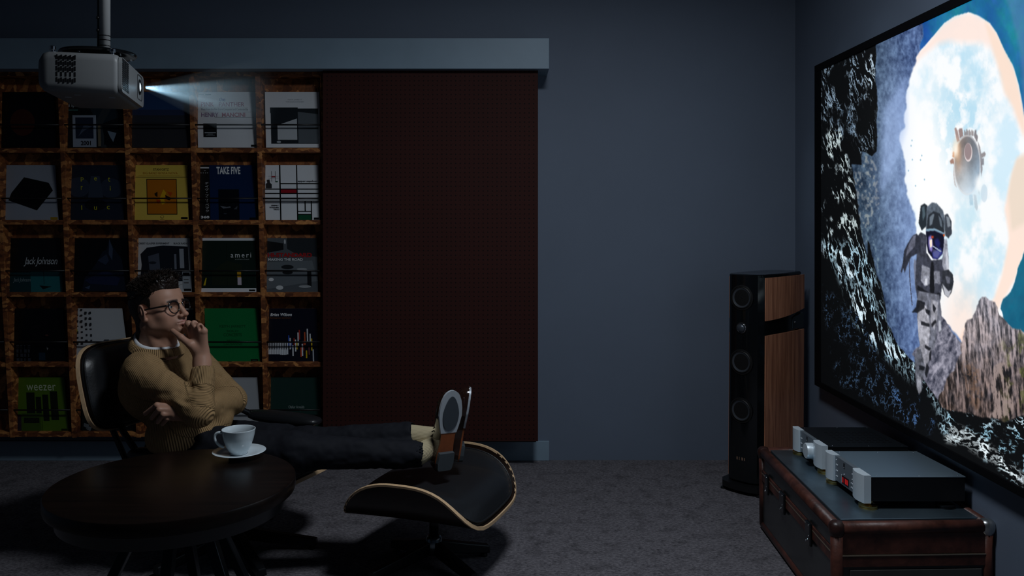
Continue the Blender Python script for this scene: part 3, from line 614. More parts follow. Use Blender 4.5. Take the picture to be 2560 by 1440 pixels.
# lower peach band right
lowp = Z1((1365, 860), (1310, 890), (1285, 960), (1262, 1060), (1240, 1180), (1262, 1300), (1265, 1350)) + Z2((1225, 200), (1180, 330), (1110, 420), (1010, 500), (985, 560), (1000, 590), (1060, 560), (1160, 470), (1240, 330), (1300, 220), (1365, 30))
put(blur(inpoly(lowp), 4) * .95, (1.0, .90, .84)); put(blur(inpoly(Z1((1365, 860), (1310, 890), (1275, 1000), (1262, 1100), (1280, 1300), (1365, 1250))), 5) * .45, (.86, .82, .74))
put(ell(2405, 810, 45, 90, .8) * .5, (1, .86, .78))
# teal far hill right
tm_ = blur(inpoly(jag(Z2((1365, 20), (1310, 190), (1275, 290), (1235, 330), (1218, 385), (1240, 460), (1300, 520), (1370, 540)), 2, 5, op=True) + [(3900, 900), (3900, 500)]), 1)
c_ = np.stack([.03 + .1 * n2, .30 + .25 * n1, .43 + .22 * n1], -1); IMG = IMG * (1 - tm_[..., None]) + c_ * tm_[..., None]
# left blue rock slope
slope = jag(Z1((430, 290), (500, 120), (790, 60), (780, 140), (765, 285), (715, 415), (695, 500), (690, 600), (680, 720), (650, 760), (680, 900), (690, 1050), (735, 1200), (770, 1440)) + Z2((790, 200), (880, 430), (940, 500), (1000, 580), (1010, 700), (950, 960), (640, 900), (200, 300)) + Z1((200, 900), (240, 400)), 5, 8)
m = blur(inpoly(slope), 2); f_ = n2 * .5 + n3 * .5; fade = sstep(2190, 2300, PXg) * (1 - sstep(650, 900, PYg)) * sstep(120, 330, PYg)
rdg = 1 - np.abs(2 * fbm(PXg / 12, PYg / 20, 77) - 1); f_ = np.clip(.5 + (f_ - .5) * 1.9 + (rdg - .75) * .5, 0, 1); lf_ = sstep(2150, 2300, PXg)
c_ = np.stack([.05 + .30 * f_ + .12 * lf_, .10 + .34 * f_ + .14 * lf_, .17 + .36 * f_ + .24 * lf_], -1); c_ = c_ * (1 - .5 * fade[..., None]) + .5 * fade[..., None] * np.array([.66, .76, .93])
IMG = IMG * (1 - m[..., None]) + c_ * m[..., None]
put(blur(inpoly(Z1((560, 620), (690, 420), (690, 720), (600, 1000), (540, 1100))), 9) * .45, (.62, .72, .92)); put(ell(2225, 380, 40, 200, .9) * .30, (.75, .85, 1))
sp_ = (n3 > .60) & (n2 > .5) & (m > .5) & (PXg < 2200) & (PYg > 300); put(blur(sp_.astype(float), 1) * .35, (.55, .62, .60))
put(blur(((n3 > .56) & (ell(2165, 480, 35, 90, .5) > .5)).astype(float), 1) * .38, (.70, .66, .62))
# mountains
mt1 = inpoly(jag(Z2((820, 520), (880, 425), (930, 490), (1000, 580), (1020, 640), (960, 760), (880, 960), (780, 800), (720, 640)), 4, 11)); f_ = n3 * .6 + n2 * .4
rm = 1 - np.abs(2 * fbm(PXg / 16 + PYg / 50, PYg / 30, 81) - 1); f_ = np.clip(.45 + (f_ - .5) * 1.6 + (rm - .72) * .9, 0, 1); c_ = np.stack([.17 + .50 * f_, .18 + .48 * f_, .24 + .48 * f_], -1); m = blur(mt1, 1); IMG = IMG * (1 - m[..., None]) + c_ * m[..., None]
mt2 = inpoly(jag(Z2((860, 930), (930, 760), (1000, 640), (1005, 560), (1030, 450), (1060, 440), (1085, 370), (1115, 320), (1135, 318), (1190, 350), (1235, 440), (1285, 495), (1365, 530)), 5, 12, op=True) + [(3900, 700), (3900, 1500)] + Z2((1365, 1080), (1100, 1060)))
st = fbm(PXg / 4 - PYg / 60, PYg / 38 + PXg / 50, 44, 4); gr = sstep(700, 1050, PYg)
rm = 1 - np.abs(2 * fbm(PXg / 14 - PYg / 90, PYg / 55 + PXg / 60, 91) - 1); st = np.clip(.40 + (st - .5) * 2.2 + (rm - .70) * 1.0 + (n3 - .5) * .6, 0, 1)
c_ = np.stack([(.64 - .22 * gr) * (.22 + 1.05 * st), (.60 - .24 * gr) * (.22 + 1.05 * st), (.60 - .26 * gr) * (.24 + 1.06 * st)], -1)
c_ += .10 * (n2 - .5)[..., None] * np.array([1.6, 1.0, .4]); gm = (sstep(.52, .66, n2) * sstep(2480, 2540, PXg) * sstep(780, 840, PYg))[..., None] * .6; c_ = c_ * (1 - gm) + gm * np.array([.30, .33, .16]) * (.5 + n3[..., None])
hz_ = (1 - sstep(720, 960, PYg))[..., None] * .32; c_ = c_ * (1 - hz_) + hz_ * np.array([.74, .74, .80])
m = blur(mt2, 1); IMG = IMG * (1 - m[..., None]) + c_ * m[..., None]
put(blur(inpoly(jag(Z2((1150, 1010), (1165, 820), (1180, 710), (1215, 690), (1250, 690), (1265, 740), (1290, 900), (1290, 1010)), 3, 15)), 1) * sstep(.3, .62, st) * .75, (.62, .55, .53))
put(blur(inpoly(jag(Z2((1000, 690), (1090, 700), (1120, 850), (1090, 980), (1040, 900)), 4, 16)), 5) * sstep(.4, .6, n3) * .5, (.45, .33, .25))
# black foreground rock with light streaks
rockU = jag(Z1((140, 420), (140, 250), (440, 150), (518, 225), (512, 380), (527, 600), (522, 850), (495, 880), (440, 850), (436, 930), (380, 925), (400, 1060), (430, 1250), (470, 1440)), 3, 20, op=True) + \
    jag(Z2((470, 0), (520, 190), (560, 330), (585, 480), (640, 590), (735, 690), (790, 790), (850, 880), (890, 945), (1000, 965), (1100, 995), (1180, 1000), (1240, 1025), (1300, 1000), (1365, 985)), 4, 23, op=True) + [(3900, 1150), (3900, 2400), (1950, 2400)]
m = blur(inpoly(rockU), 1); put(m, (.006, .009, .014))
def ridge(x, y, s): return 1 - np.abs(2 * fbm(x, y, s, 4, .6) - 1)
wx, wy = PXg + 10 * (n2 - .5), PYg + 26 * (n1 - .5)
dirn = ridge(wx / 7 - wy / 26, wy / 46 + wx / 50, 51); dirn2 = ridge(wx / 8, wy / 15, 61); dirn3 = ridge(wx / 24 + wy / 30, wy / 10 - wx / 18, 71)
patch = sstep(.40, .62, fbm(PXg / 22, PYg / 40, 101, 4))
def streak(poly, field, t0, t1, col, k=6, s=1.0, pt=True):
    t0, t1 = t0 + (1 - t0) * .52, t1 + (1 - t1) * .45
    put(blur(inpoly(poly), k) * m * sstep(t0, t1, field) * s * (patch if pt else .6 + .4 * patch), col)
streak(Z1((210, 380), (520, 260), (525, 600), (500, 860), (440, 850), (430, 960), (380, 930), (460, 1440), (210, 1440)), dirn, .78, .93, (.55, .64, .72), 6, .95)
streak(Z1((430, 300), (520, 260), (520, 560), (470, 560)), dirn, .72, .90, (.74, .82, .88), 6, .9)
streak(Z1((250, 560), (400, 620), (420, 760), (300, 800)), dirn2, .72, .9, (.46, .56, .66), 8, .9)
streak(Z1((225, 700), (330, 740), (400, 1060), (470, 1440), (225, 1440)), dirn, .70, .88, (.78, .84, .84), 8, .9)
streak(Z2((210, 0), (420, 0), (520, 200), (560, 350), (600, 500), (740, 700), (800, 790), (700, 800), (520, 620), (400, 470), (320, 250)), dirn, .70, .88, (.66, .80, .87), 8, 1, False)
streak(Z2((250, 10), (330, 0), (480, 420), (560, 540), (730, 700), (760, 760), (600, 650), (450, 520), (360, 330)), dirn, .58, .80, (.88, .96, 1), 6, .95)
streak(Z2((200, 250), (400, 400), (700, 800), (850, 950), (800, 1100), (300, 800)), dirn2, .82, .95, (.24, .34, .46), 8, .9)
streak(Z2((870, 950), (1000, 970), (1240, 1030), (1365, 1000), (1365, 1440), (1200, 1280), (950, 1130)), dirn3, .76, .92, (.55, .72, .80), 6)
streak(Z2((870, 945), (1000, 965), (1240, 1025), (1365, 990), (1365, 1060), (1240, 1070), (1050, 1030)), dirn3, .68, .88, (.80, .90, .95), 4)
streak(Z2((930, 1040), (1000, 1050), (1150, 1140), (1250, 1235), (1360, 1330), (1360, 1400), (1180, 1260), (1000, 1150), (900, 1130)), dirn3, .56, .80, (.93, .98, 1), 6, 1, False)
streak(Z2((690, 680), (760, 700), (880, 940), (950, 1010), (930, 1110), (880, 1080), (850, 950)), dirn2, .66, .88, (.72, .86, .93), 5, .95, False)
streak(Z2((600, 850), (700, 820), (860, 1000), (820, 1080), (690, 1020)), dirn2, .80, .95, (.28, .42, .62), 8)
streak([(2560, 1000), (3900, 1250), (3900, 2300), (2560, 1260)], dirn3, .75, .9, (.7, .85, .92), 3)
for (a, b) in zip(Z2((1316, 1352), (1322, 1340), (1328, 1352), (1334, 1338), (1340, 1362))[:-1], Z2((1322, 1340), (1328, 1352), (1334, 1338), (1340, 1362))):
    put(blur(inpoly([(a[0] - .9, a[1]), (a[0] + .9, a[1]), (b[0] + .9, b[1]), (b[0] - .9, b[1])]), 0), (.85, .9, .95))
# planet with towers
def Z7(*p): return [(2340 + a * .18058, 280 + b * .18058) for a, b in p]
def tower(pts, col, s=.9): put(blur(inpoly(Z7(*pts)), 1) * s, col)
tower([(255, 230), (275, 210), (300, 260), (330, 400), (290, 420)], (.62, .52, .50)); tower([(310, 250), (330, 225), (365, 228), (378, 330), (330, 370)], (.56, .47, .46))
for k, (a, h_) in enumerate([(390, 250), (405, 270), (420, 235), (435, 262), (455, 250), (470, 270), (490, 252), (505, 262)]): tower([(a, h_), (a + 12, h_), (a + 14, 330), (a - 2, 330)], (.50, .45, .45), .85)
tower([(525, 320), (540, 245), (558, 245), (560, 300), (580, 340), (570, 420), (540, 370)], (.48, .46, .48)); tower([(190, 680), (215, 650), (240, 640), (260, 720), (200, 715)], (.62, .46, .40)); tower([(225, 620), (235, 545), (262, 550), (262, 640)], (.80, .56, .42))
tower([(620, 580), (670, 550), (690, 575), (680, 610), (630, 640)], (.55, .52, .53)); tower([(630, 640), (665, 640), (662, 738), (625, 735)], (.52, .52, .55)); tower([(575, 400), (610, 480), (630, 600), (645, 800), (625, 900), (605, 600)], (.52, .50, .52), .8); tower([(240, 740), (262, 950), (290, 1050), (255, 1010), (240, 860)], (.66, .58, .55), .6)
tower([(455, 1130), (510, 1150), (515, 1290), (470, 1290)], (.62, .76, .84), .7); tower([(520, 1140), (555, 1150), (582, 1330), (565, 1370), (535, 1320)], (.72, .78, .82), .8); tower([(580, 1070), (605, 1110), (605, 1150), (585, 1120)], (.7, .78, .82), .6)
pc_ = Z7((432, 735))[0]; pe = ell(pc_[0], pc_[1], 184 * .18058, 415 * .18058, .03); ring_ = pe - ell(pc_[0], pc_[1], 172 * .18058, 395 * .18058, .04)
vy = sstep(360, 490, PYg); lx = sstep(2388, 2450, PXg)
c_ = np.stack([.60 - .10 * lx + .22 * vy, .52 + .02 * lx + .30 * vy, .48 + .12 * lx + .34 * vy], -1) * (.80 + .4 * (n2 - .3))[..., None]
IMG = IMG * (1 - .93 * pe[..., None]) + .93 * c_ * pe[..., None]; put(np.clip(ring_, 0, 1) * .55, (.95, .93, .93))
put(ell(pc_[0] + 3, 470, 30, 30, .9) * .5, (.86, .91, .95)); put(ell(2447, 458, 8, 16, .9) * .8, (1, 1, 1))
mc = Z7((447, 560))[0]; put(ell(mc[0], mc[1], 56 * .18, 127 * .18, .08), (.90, .85, .85)); put(ell(mc[0] - .6, mc[1] - 2.5, 48 * .18, 116 * .18, .14), (.60, .53, .54))
put(ell(2391, 374, 8, 22, .95) * .6, (1.0, .84, .66)); put(ell(2390, 374, 5, 14, .95), (1, .97, .92)); put(ell(2397, 396, 6, 28, .95) * .25, (1, .76, .58))
bc = Z7((667, 1125))[0]; put(ell(bc[0], bc[1], 46 * .18, 124 * .18, .12) * .75, (.80, .87, .92))
for (a, b) in Z1((720, 790), (775, 875), (722, 898), (768, 900), (715, 820), (790, 1010), (740, 1045), (700, 960)): put(ell(a, b, 1.6, 2.4, .5) * .7, (.5, .7, .8))
# astronaut
def Z3(*p): return [(2200 + a * .3886, 460 + b * .3886) for a, b in p]
def sh(pts, col, k=1, s=1.0, tex=0.0):
    mm = blur(inpoly(Z3(*pts)), k) * s
    global IMG
    cc = np.array(col)[None, None, :] * (1 + tex * (n3 - .5) * 2.4)[..., None] if tex else np.array(col)[None, None, :]
    IMG = IMG * (1 - mm[..., None]) + cc * mm[..., None]
dk, md, lt, wh = (.05, .055, .075), (.26, .27, .32), (.58, .59, .64), (.84, .85, .89)
sh([(205, 345), (190, 480), (196, 620), (202, 700), (210, 780), (204, 780), (196, 700), (188, 600), (186, 480), (198, 400)], (.28, .30, .38), 0)
sh([(222, 480), (236, 500), (240, 640), (228, 690), (222, 600), (216, 520)], (.45, .47, .55))                                        # pack edge
sh([(262, 140), (285, 125), (305, 140), (300, 270), (268, 300), (248, 250)], (.13, .16, .19)); sh([(270, 150), (285, 140), (292, 200), (275, 240)], (.45, .55, .60), 1, .5)
sh([(415, 200), (435, 190), (460, 240), (462, 320), (440, 350), (418, 330)], (.22, .24, .28)); sh([(425, 205), (445, 215), (455, 270), (435, 280)], (.62, .66, .70), 1, .7)
sh([(300, 150), (335, 118), (365, 125), (405, 170), (420, 230), (415, 340), (395, 300), (330, 290), (296, 300)], (.34, .38, .43), 1, 1, .25)   # helmet crown
sh([(310, 200), (345, 175), (385, 190), (408, 250), (412, 320), (360, 290), (300, 290)], (.14, .16, .19)); sh([(318, 215), (340, 192), (350, 195), (335, 260), (318, 270)], (.60, .66, .72), 1, .6); sh([(375, 200), (395, 225), (402, 280), (388, 270)], (.50, .56, .62), 1, .6)
sh([(296, 290), (350, 285), (412, 315), (418, 330), (350, 305), (296, 310)], (.50, .62, .70))
sh([(296, 305), (350, 300), (410, 325), (416, 390), (402, 450), (370, 485), (340, 480), (310, 440), (298, 380)], (.03, .03, .13))      # visor
sh([(312, 340), (330, 330), (340, 390), (335, 440), (318, 425), (312, 390)], (.60, .55, .85), 2, .9); sh([(318, 360), (334, 355), (336, 400), (322, 410)], (1, .93, .85), 1); sh([(330, 335), (346, 333), (345, 350), (332, 350)], (.75, .25, .12), 1); sh([(350, 360), (372, 350), (390, 380), (378, 420), (356, 395)], (.10, .12, .35), 2); sh([(335, 440), (392, 410), (402, 445), (370, 482), (342, 478)], (.22, .25, .55), 2); sh([(340, 395), (395, 430), (390, 440), (338, 402)], (.55, .60, .70), 0)
sh([(340, 415), (385, 440), (370, 475), (345, 465)], (.45, .45, .60), 1, .5)
sh([(245, 330), (262, 310), (298, 330), (298, 440), (330, 490), (395, 485), (420, 440), (440, 520), (436, 600), (400, 640), (390, 740), (380, 760), (240, 740), (226, 640), (232, 520)], (.23, .24, .29), 1, 1, .35)  # torso
sh([(212, 330), (236, 320), (262, 350), (262, 440), (235, 450), (200, 470), (172, 530), (158, 575), (150, 540), (138, 575), (134, 560), (148, 500), (155, 430), (180, 380)], (.17, .18, .23), 1, 1, .3)   # left arm
sh([(212, 335), (232, 328), (225, 400), (190, 440), (165, 470), (180, 400)], (.42, .43, .50), 1, .8, .3)
sh([(412, 360), (430, 350), (442, 480), (440, 560), (420, 580), (400, 520)], lt, 1, 1, .25); sh([(432, 420), (445, 560), (428, 560), (424, 450)], wh, 1, .8)
sh([(400, 560), (440, 550), (468, 580), (474, 630), (460, 700), (438, 730), (415, 710), (396, 650)], (.17, .18, .21), 1, 1, .3); sh([(400, 640), (440, 690), (462, 680), (440, 728), (418, 715)], wh, 1, .8); sh([(420, 590), (450, 600), (452, 640), (430, 640)], (.36, .37, .42), 1, .9, .3)
sh([(270, 520), (320, 540), (325, 640), (290, 660), (262, 620)], lt, 1, .9, .3); sh([(340, 560), (385, 560), (390, 640), (350, 660)], (.50, .51, .56), 1, .9, .3); sh([(290, 610), (305, 605), (305, 650), (285, 650)], wh, 1); sh([(352, 640), (378, 640), (376, 690), (350, 690)], md, 1)
sh([(330, 500), (345, 500), (350, 700), (325, 720), (318, 640)], dk, 1, .9); sh([(240, 650), (330, 710), (385, 700), (385, 720), (330, 735), (238, 680)], dk, 1, .8)
sh([(250, 690), (380, 710), (395, 820), (395, 950), (380, 960), (372, 880), (355, 1040), (345, 1060), (322, 1080), (310, 1190), (300, 1260), (280, 1240), (285, 1130), (250, 1000), (240, 850), (235, 760)], (.42, .43, .48), 1, 1, .35)     # hips and right leg
sh([(258, 760), (300, 790), (318, 880), (322, 960), (310, 1050), (262, 1060), (248, 980), (240, 860)], (.66, .66, .70), 1, 1, .3)        # left thigh
sh([(330, 740), (372, 760), (370, 850), (350, 940), (326, 900)], (.62, .62, .66), 1, .9, .3); sh([(255, 1040), (300, 1030), (326, 1060), (318, 1130), (290, 1180), (262, 1170), (244, 1120)], (.58, .58, .62), 1, 1, .3)
sh([(238, 1060), (262, 1060), (290, 1180), (276, 1250), (268, 1330), (252, 1355), (236, 1320), (228, 1230), (222, 1120)], (.34, .35, .39), 1, 1, .4); sh([(240, 1230), (262, 1240), (266, 1330), (250, 1350), (238, 1310)], (.60, .61, .65), 1, .8, .3)
for pts in ([(240, 745), (290, 760), (285, 800), (240, 830), (205, 825), (232, 790)], [(262, 880), (318, 900), (320, 920), (264, 905)], [(290, 1035), (328, 1055), (322, 1075), (288, 1055)], [(330, 900), (356, 870), (362, 890), (334, 925)], [(250, 1165), (290, 1175), (285, 1200), (252, 1195)], [(318, 1080), (330, 1070), (328, 1130), (316, 1140)], [(290, 800), (322, 815), (318, 845), (296, 830)], [(340, 770), (362, 800), (350, 830), (340, 810)], [(300, 1150), (316, 1180), (300, 1250), (288, 1220)]): sh(pts, dk, 1, .85)
sh([(376, 880), (390, 880), (395, 940), (378, 950)], wh, 1, .7); sh([(405, 325), (416, 320), (416, 338), (407, 338)], (.75, .35, .12), 0)
IMG = np.clip(IMG, 0, 1); lin = np.where(IMG <= .04045, IMG / 12.92, ((IMG + .055) / 1.055) ** 2.4)
nv = GY.size; nc = GY.shape[1]
verts = np.stack([np.full(nv, SX), GY.ravel(), GZ.ravel()], 1) - np.array(scr.location)
r0 = (np.arange(NR - 1)[:, None] * nc + np.arange(nc - 1)[None, :]).ravel(); quads = np.stack([r0, r0 + 1, r0 + nc + 1, r0 + nc], 1)
me = bpy.data.meshes.new('picture'); me.vertices.add(nv); me.vertices.foreach_set('co', verts.astype(np.float32).ravel())
me.loops.add(quads.size); me.loops.foreach_set('vertex_index', quads.astype(np.int32).ravel()); me.polygons.add(len(quads)); me.polygons.foreach_set('loop_start', np.arange(0, quads.size, 4, dtype=np.int32))
me.update(calc_edges=True); at_ = me.color_attributes.new('picture', 'FLOAT_COLOR', 'POINT'); at_.data.foreach_set('color', np.concatenate([lin.reshape(-1, 3), np.ones((nv, 1))], 1).astype(np.float32).ravel())
pm = bpy.data.materials.new('screen_picture'); pm.use_nodes = True; nt = pm.node_tree; b_ = bsdf(pm); ca_ = nt.nodes.new('ShaderNodeVertexColor'); ca_.layer_name = 'picture'
b_.inputs['Base Color'].default_value = (.02, .02, .02, 1); b_.inputs['Roughness'].default_value = .9; b_.inputs['Specular IOR Level'].default_value = 0; nt.links.new(ca_.outputs[0], b_.inputs['Emission Color']); b_.inputs['Emission Strength'].default_value = 1.0
me.materials.append(pm); po = bpy.data.objects.new('picture', me); COL.objects.link(po); po.parent = scr; po['label'] = 'glowing picture of an astronaut, rocks and a towered planet'

# ---------------------------------------------------------------- floor loudspeaker
wal = wood_mat('walnut_veneer', '#cc8c6a', '#8a5640', 0.42, 1.5, 2)
C0 = P(1912, 700, 3.93); C0[2] = 0
E1 = nrm(V(P(2012, 0, 4.20)[0] - C0[0], 4.20 - C0[1], 0)); dep = float(np.hypot(P(2012, 0, 4.20)[0] - C0[0], 4.20 - C0[1]))
E2 = V(-E1[1], E1[0], 0) * 1.0
H = P(0, 688, 3.93)[2]
spk = thing('floor_loudspeaker', 'tall walnut sided floor loudspeaker with black front in the corner', 'loudspeaker', C0 + E1 * dep / 2 + E2 * .09)
FW = .185
def sk(d, w, z): return C0 + E1 * (d - .012 * (1 - z / H)) + E2 * w + V(0, 0, z)
foot_fp = [(0, .0), (dep * .5, -.006), (dep - .02, .012), (dep, .04), (dep, FW - .04), (dep - .02, FW - .012), (dep * .5, FW + .006), (.0, FW), (-.03, FW - .018), (-.044, FW - .05), (-.046, FW / 2), (-.044, .05), (-.03, .018)]
zb0 = .055
obj('cabinet', MB().loft([[sk(d, w, z) for d, w in foot_fp] for z in (zb0, H * .5, H - .012)]), blackgloss_m, spk, smooth=True, angle=25)
obj('top_plate', MB().loft([[sk(d * 1.01, w, H - .012) for d, w in foot_fp], [sk(d * 1.01, w, H - .002) for d, w in foot_fp], [sk(d * .97 + .004, w * .96 + .003, H + .002) for d, w in foot_fp]]), blackgloss_m, spk, smooth=True, angle=30)
zs0, zs1 = P(1912, 840, 3.93)[2], P(1912, 803, 3.93)[2]
for side in (0, 1):
    def sd_(d, o): return (d, (-.004 if side == 0 else FW + .004) + (-.006 if side == 0 else .006) * math.sin(math.pi * min(1, d / dep)) + (o if side == 0 else -o))
    ds = np.linspace(.004, dep - .012, 9)
    def veneer(z0, z1f):
        q = MB(); outer_ = [[sk(*sd_(d, 0), z0) for d in ds], [sk(*sd_(d, 0), z1f(d)) for d in ds]]; inner_ = [[sk(*sd_(d, .006), z0) for d in ds], [sk(*sd_(d, .006), z1f(d)) for d in ds]]
        q.loft([outer_[0] + inner_[0][::-1], outer_[1] + inner_[1][::-1]]); return q
    obj('side_panel', veneer(zb0 + .004, lambda d: zs0), wal, spk, smooth=True, angle=30)
    q = MB(); zl = lambda d: zs1 + .030 * (d / dep) ** 2 * 1.2
    o0 = [sk(*sd_(d, 0), zl(d)) for d in ds]; o1 = [sk(*sd_(d, 0), H - .014) for d in ds]; i0 = [sk(*sd_(d, .006), zl(d)) for d in ds]; i1 = [sk(*sd_(d, .006), H - .014) for d in ds]
    obj('side_panel', q.loft([o0 + i0[::-1], o1 + i1[::-1]]), wal, spk, smooth=True, angle=30)
pcn = sk(dep * .82, -.006, (zs0 + zs1) / 2 + .01)
obj('port_recess', MB().hexa([sk(dep * .68, -.003, zs0 + .012), sk(dep * .96, -.003, zs0 + .008), sk(dep * .96, .02, zs0 + .008), sk(dep * .68, .02, zs0 + .012), sk(dep * .68, -.003, zs1 - .004), sk(dep * .96, -.003, zs1 + .014), sk(dep * .96, .02, zs1 + .014), sk(dep * .68, .02, zs1 - .004)]), mat('port_dark', (.015, .022, .028), .3), spk)
obj('port_knob', MB().lathe([(.004, 0), (.0045, .003), (.001, .006)], sk(dep * .72, -.003, (zs0 + zs1) / 2 + .006), -E2, 12), chrome_m, spk, smooth=True)
cone_m = mat('driver_cone', (.075, .085, .10), .32, metal=.5); rub = mat('rubber_surround', (.006, .006, .006), .5)
def driver(pyy, r, tweet=False):
    z = P(0, pyy, 3.95)[2]; c_ = sk(-.046, FW * .5, z); ax = -E1
    dv = obj('driver', MB().lathe([(r * 1.30, -.001), (r * 1.30, .003), (r * 1.16, .004), (r * 1.13, .001)], c_, ax, 36), rub, spk, smooth=True, angle=40)
    obj('surround', MB().lathe([(r * 1.14, .001), (r * 1.08, .007), (r, .004)], c_, ax, 36, cap=False), chrome_m if tweet else rub, dv, smooth=True)
    if tweet: obj('dome', MB().lathe([(r, .003), (r * .8, .010), (r * .4, .014), (.0005, .015)], c_, ax, 24), cone_m, dv, smooth=True)
    else:
        obj('cone', MB().lathe([(r, .004), (r * .35, -.012 + .004), (.001, -.010)], c_, ax, 36, cap=False), cone_m, dv, smooth=True)
        obj('dust_cap', MB().lathe([(r * .34, -.007), (r * .25, -.001), (.0005, .002)], c_, ax, 24), black_m, dv, smooth=True)
driver(745, .046); driver(821, .021, True); driver(906, .046); driver(1027, .046)
zlg = P(0, 1151, 3.93)[2]; lg = MB()
for k_, w_ in enumerate((.006, .003, .008, .005)): lg.poly([sk(-.0468, FW * .5 + .022 - k_ * .013 - a_, zlg + b_) for a_, b_ in ((0, -.007), (w_, -.007), (w_, .007), (0, .007))])
obj('maker_lettering', lg, mat('logo_copper', (.35, .22, .15), .4, metal=.5), spk, kind='stuff')
obj('plinth', MB().loft([[sk(-.075 + (d + .046) * (dep + .10) / (dep + .046), FW / 2 + (w - FW / 2) * 1.22, z) for d, w in foot_fp] for z in (.018, .045)]), black_m, spk, smooth=True, angle=30)
for d, w in ((-.04, .0), (-.04, FW), (dep, .0), (dep, FW)): obj('spike_foot', MB().lathe([(.016, 0), (.016, .006), (.006, .012), (.006, .02)], sk(d, w, 0), (0, 0, 1), 16), blackmetal_m, spk, smooth=True, angle=40)
obj('pedestal', MB().loft([[sk(d * .9 + .01, FW / 2 + (w - FW / 2) * .85, z) for d, w in foot_fp] for z in (.044, .058)]), black_m, spk)

# ---------------------------------------------------------------- trunk
TZ = .335
T0 = PZ(1906, 1117, TZ); T1 = PZ(2090, 1312, TZ)
tA = V(1.062, 3.515, 0); tB = V(1.030, 2.635, 0); tC = V(1.538, 2.652, 0); tD = V(1.540, 3.515, 0)     # far-left, near-left, near-right, far-right
lea = mat('trunk_leather', '#65392d', .45, col2='#2c1712', vscale=14, bump=.25, bscale=45)
steel = mat('trunk_dark_steel', (.19, .27, .33), .36, metal=.9, var=.25, vscale=5); panelm = mat('trunk_panel', (.030, .034, .034), .25, spec=.6, metal=.3, var=.4, vscale=3)
trk = thing('steamer_trunk', 'low dark metal steamer trunk with brown leather edges under the wall screen', 'trunk', (tA + tB + tC + tD) / 4)
def tq(s, t, z): return (tB * (1 - s) + tC * s) * (1 - t) + (tA * (1 - s) + tD * s) * t + V(0, 0, z)     # s: towards the wall, t: away from the camera
zs = .235
def slab(s0, s1, t0, t1, z0, z1): return MB().hexa([tq(s0, t0, z0), tq(s1, t0, z0), tq(s1, t1, z0), tq(s0, t1, z0), tq(s0, t0, z1), tq(s1, t0, z1), tq(s1, t1, z1), tq(s0, t1, z1)])
obj('body', slab(.01, .99, .006, .994, .012, zs), panelm, trk, bevel=.004)
lid = obj('lid', slab(.01, .99, .006, .994, zs + .004, TZ - .012), panelm, trk, bevel=.004)
obj('top_sheet', slab(.07, .955, .05, .955, TZ - .014, TZ), steel, trk, bevel=.002)
rr = .020
def edge(a, b, r=rr, m_=lea, nm='edge_binding'): return obj(nm, MB().tube([a, b], r, 16), m_, trk, smooth=True)
k = .008
top = [tq(.025, .016, TZ - rr + .004), tq(.975, .016, TZ - rr + .004), tq(.975, .984, TZ - rr + .004), tq(.025, .984, TZ - rr + .004)]
edge(top[3], top[0]); edge(top[0], top[1], rr, lea); edge(top[1], top[2], rr, lea); edge(top[2], top[3])
bot = [tq(.03, .02, .02), tq(.97, .02, .02), tq(.97, .98, .02), tq(.03, .98, .02)]
edge(bot[3], bot[0], .018); edge(bot[0], bot[1], .018)
for i in range(4): edge(bot[i], top[i], rr * .98, lea, 'corner_binding')
corner_m = mat('corner_leather', '#3a201a', .38, col2='#1c0f0c', vscale=20, bump=.2)
for i in range(4):
    c_ = top[i]; obj('corner_cap', MB().lathe([(.0005, -.030), (.018, -.028), (.0245, -.012), (.026, .0), (.024, .012), (.016, .021), (.0005, .0245)], c_, (0, 0, 1), 20), corner_m if i != 1 else mat('corner_steel', (.4, .42, .43), .3, metal=.9), trk, smooth=True)
# seam strips and straps
obj('front_strip', slab(.0015, .012, .03, .97, zs - .030, zs), lea, trk, bevel=.002); obj('front_strip', slab(.0015, .012, .03, .97, zs + .003, zs + .016), lea, trk, bevel=.002)
obj('brass_line', slab(.0, .01, .02, .98, zs - .0005, zs + .0035), mat('brass_line_m', (.45, .36, .26), .35, metal=.8), trk)
obj('end_strip', slab(.03, .97, .0, .008, zs - .036, zs - .002), lea, trk, bevel=.002); obj('end_strip', slab(.03, .97, .0, .008, zs + .004, TZ - .03), lea, trk, bevel=.002)
obj('brass_line', slab(.05, .96, -.002, .006, zs - .001, zs + .003), MATS['brass_line_m'], trk)
obj('end_panel', slab(.10, .93, .0, .010, .03, zs - .045), mat('end_panel_m', (.062, .062, .058), .45, var=.3, vscale=4), trk, bevel=.002)
for t_, w_ in ((.86, .022), (.62, .034), (.27, .030)):
    lk = obj('latch', slab(-.018, .004, t_ - w_, t_ + w_, zs - .055, zs + .022), blackgloss_m, trk, bevel=.004)
    for s_, (dz, dt) in enumerate(((.016, -.6), (.016, .6), (-.02, -.6), (-.045, .4), (-.035, -.2))):
        obj('rivet', MB().lathe([(.0035, 0), (.003, .002), (.0005, .003)], tq(-.018, t_ + w_ * dt, zs + dz), tB - tC, 10), chrome_m, lk, smooth=True)
for t_ in (.2, .8): obj('stud', MB().lathe([(.004, 0), (.003, .002), (.0005, .003)], tq(.93, t_, TZ), (0, 0, 1), 10), chrome_m, trk, smooth=True)

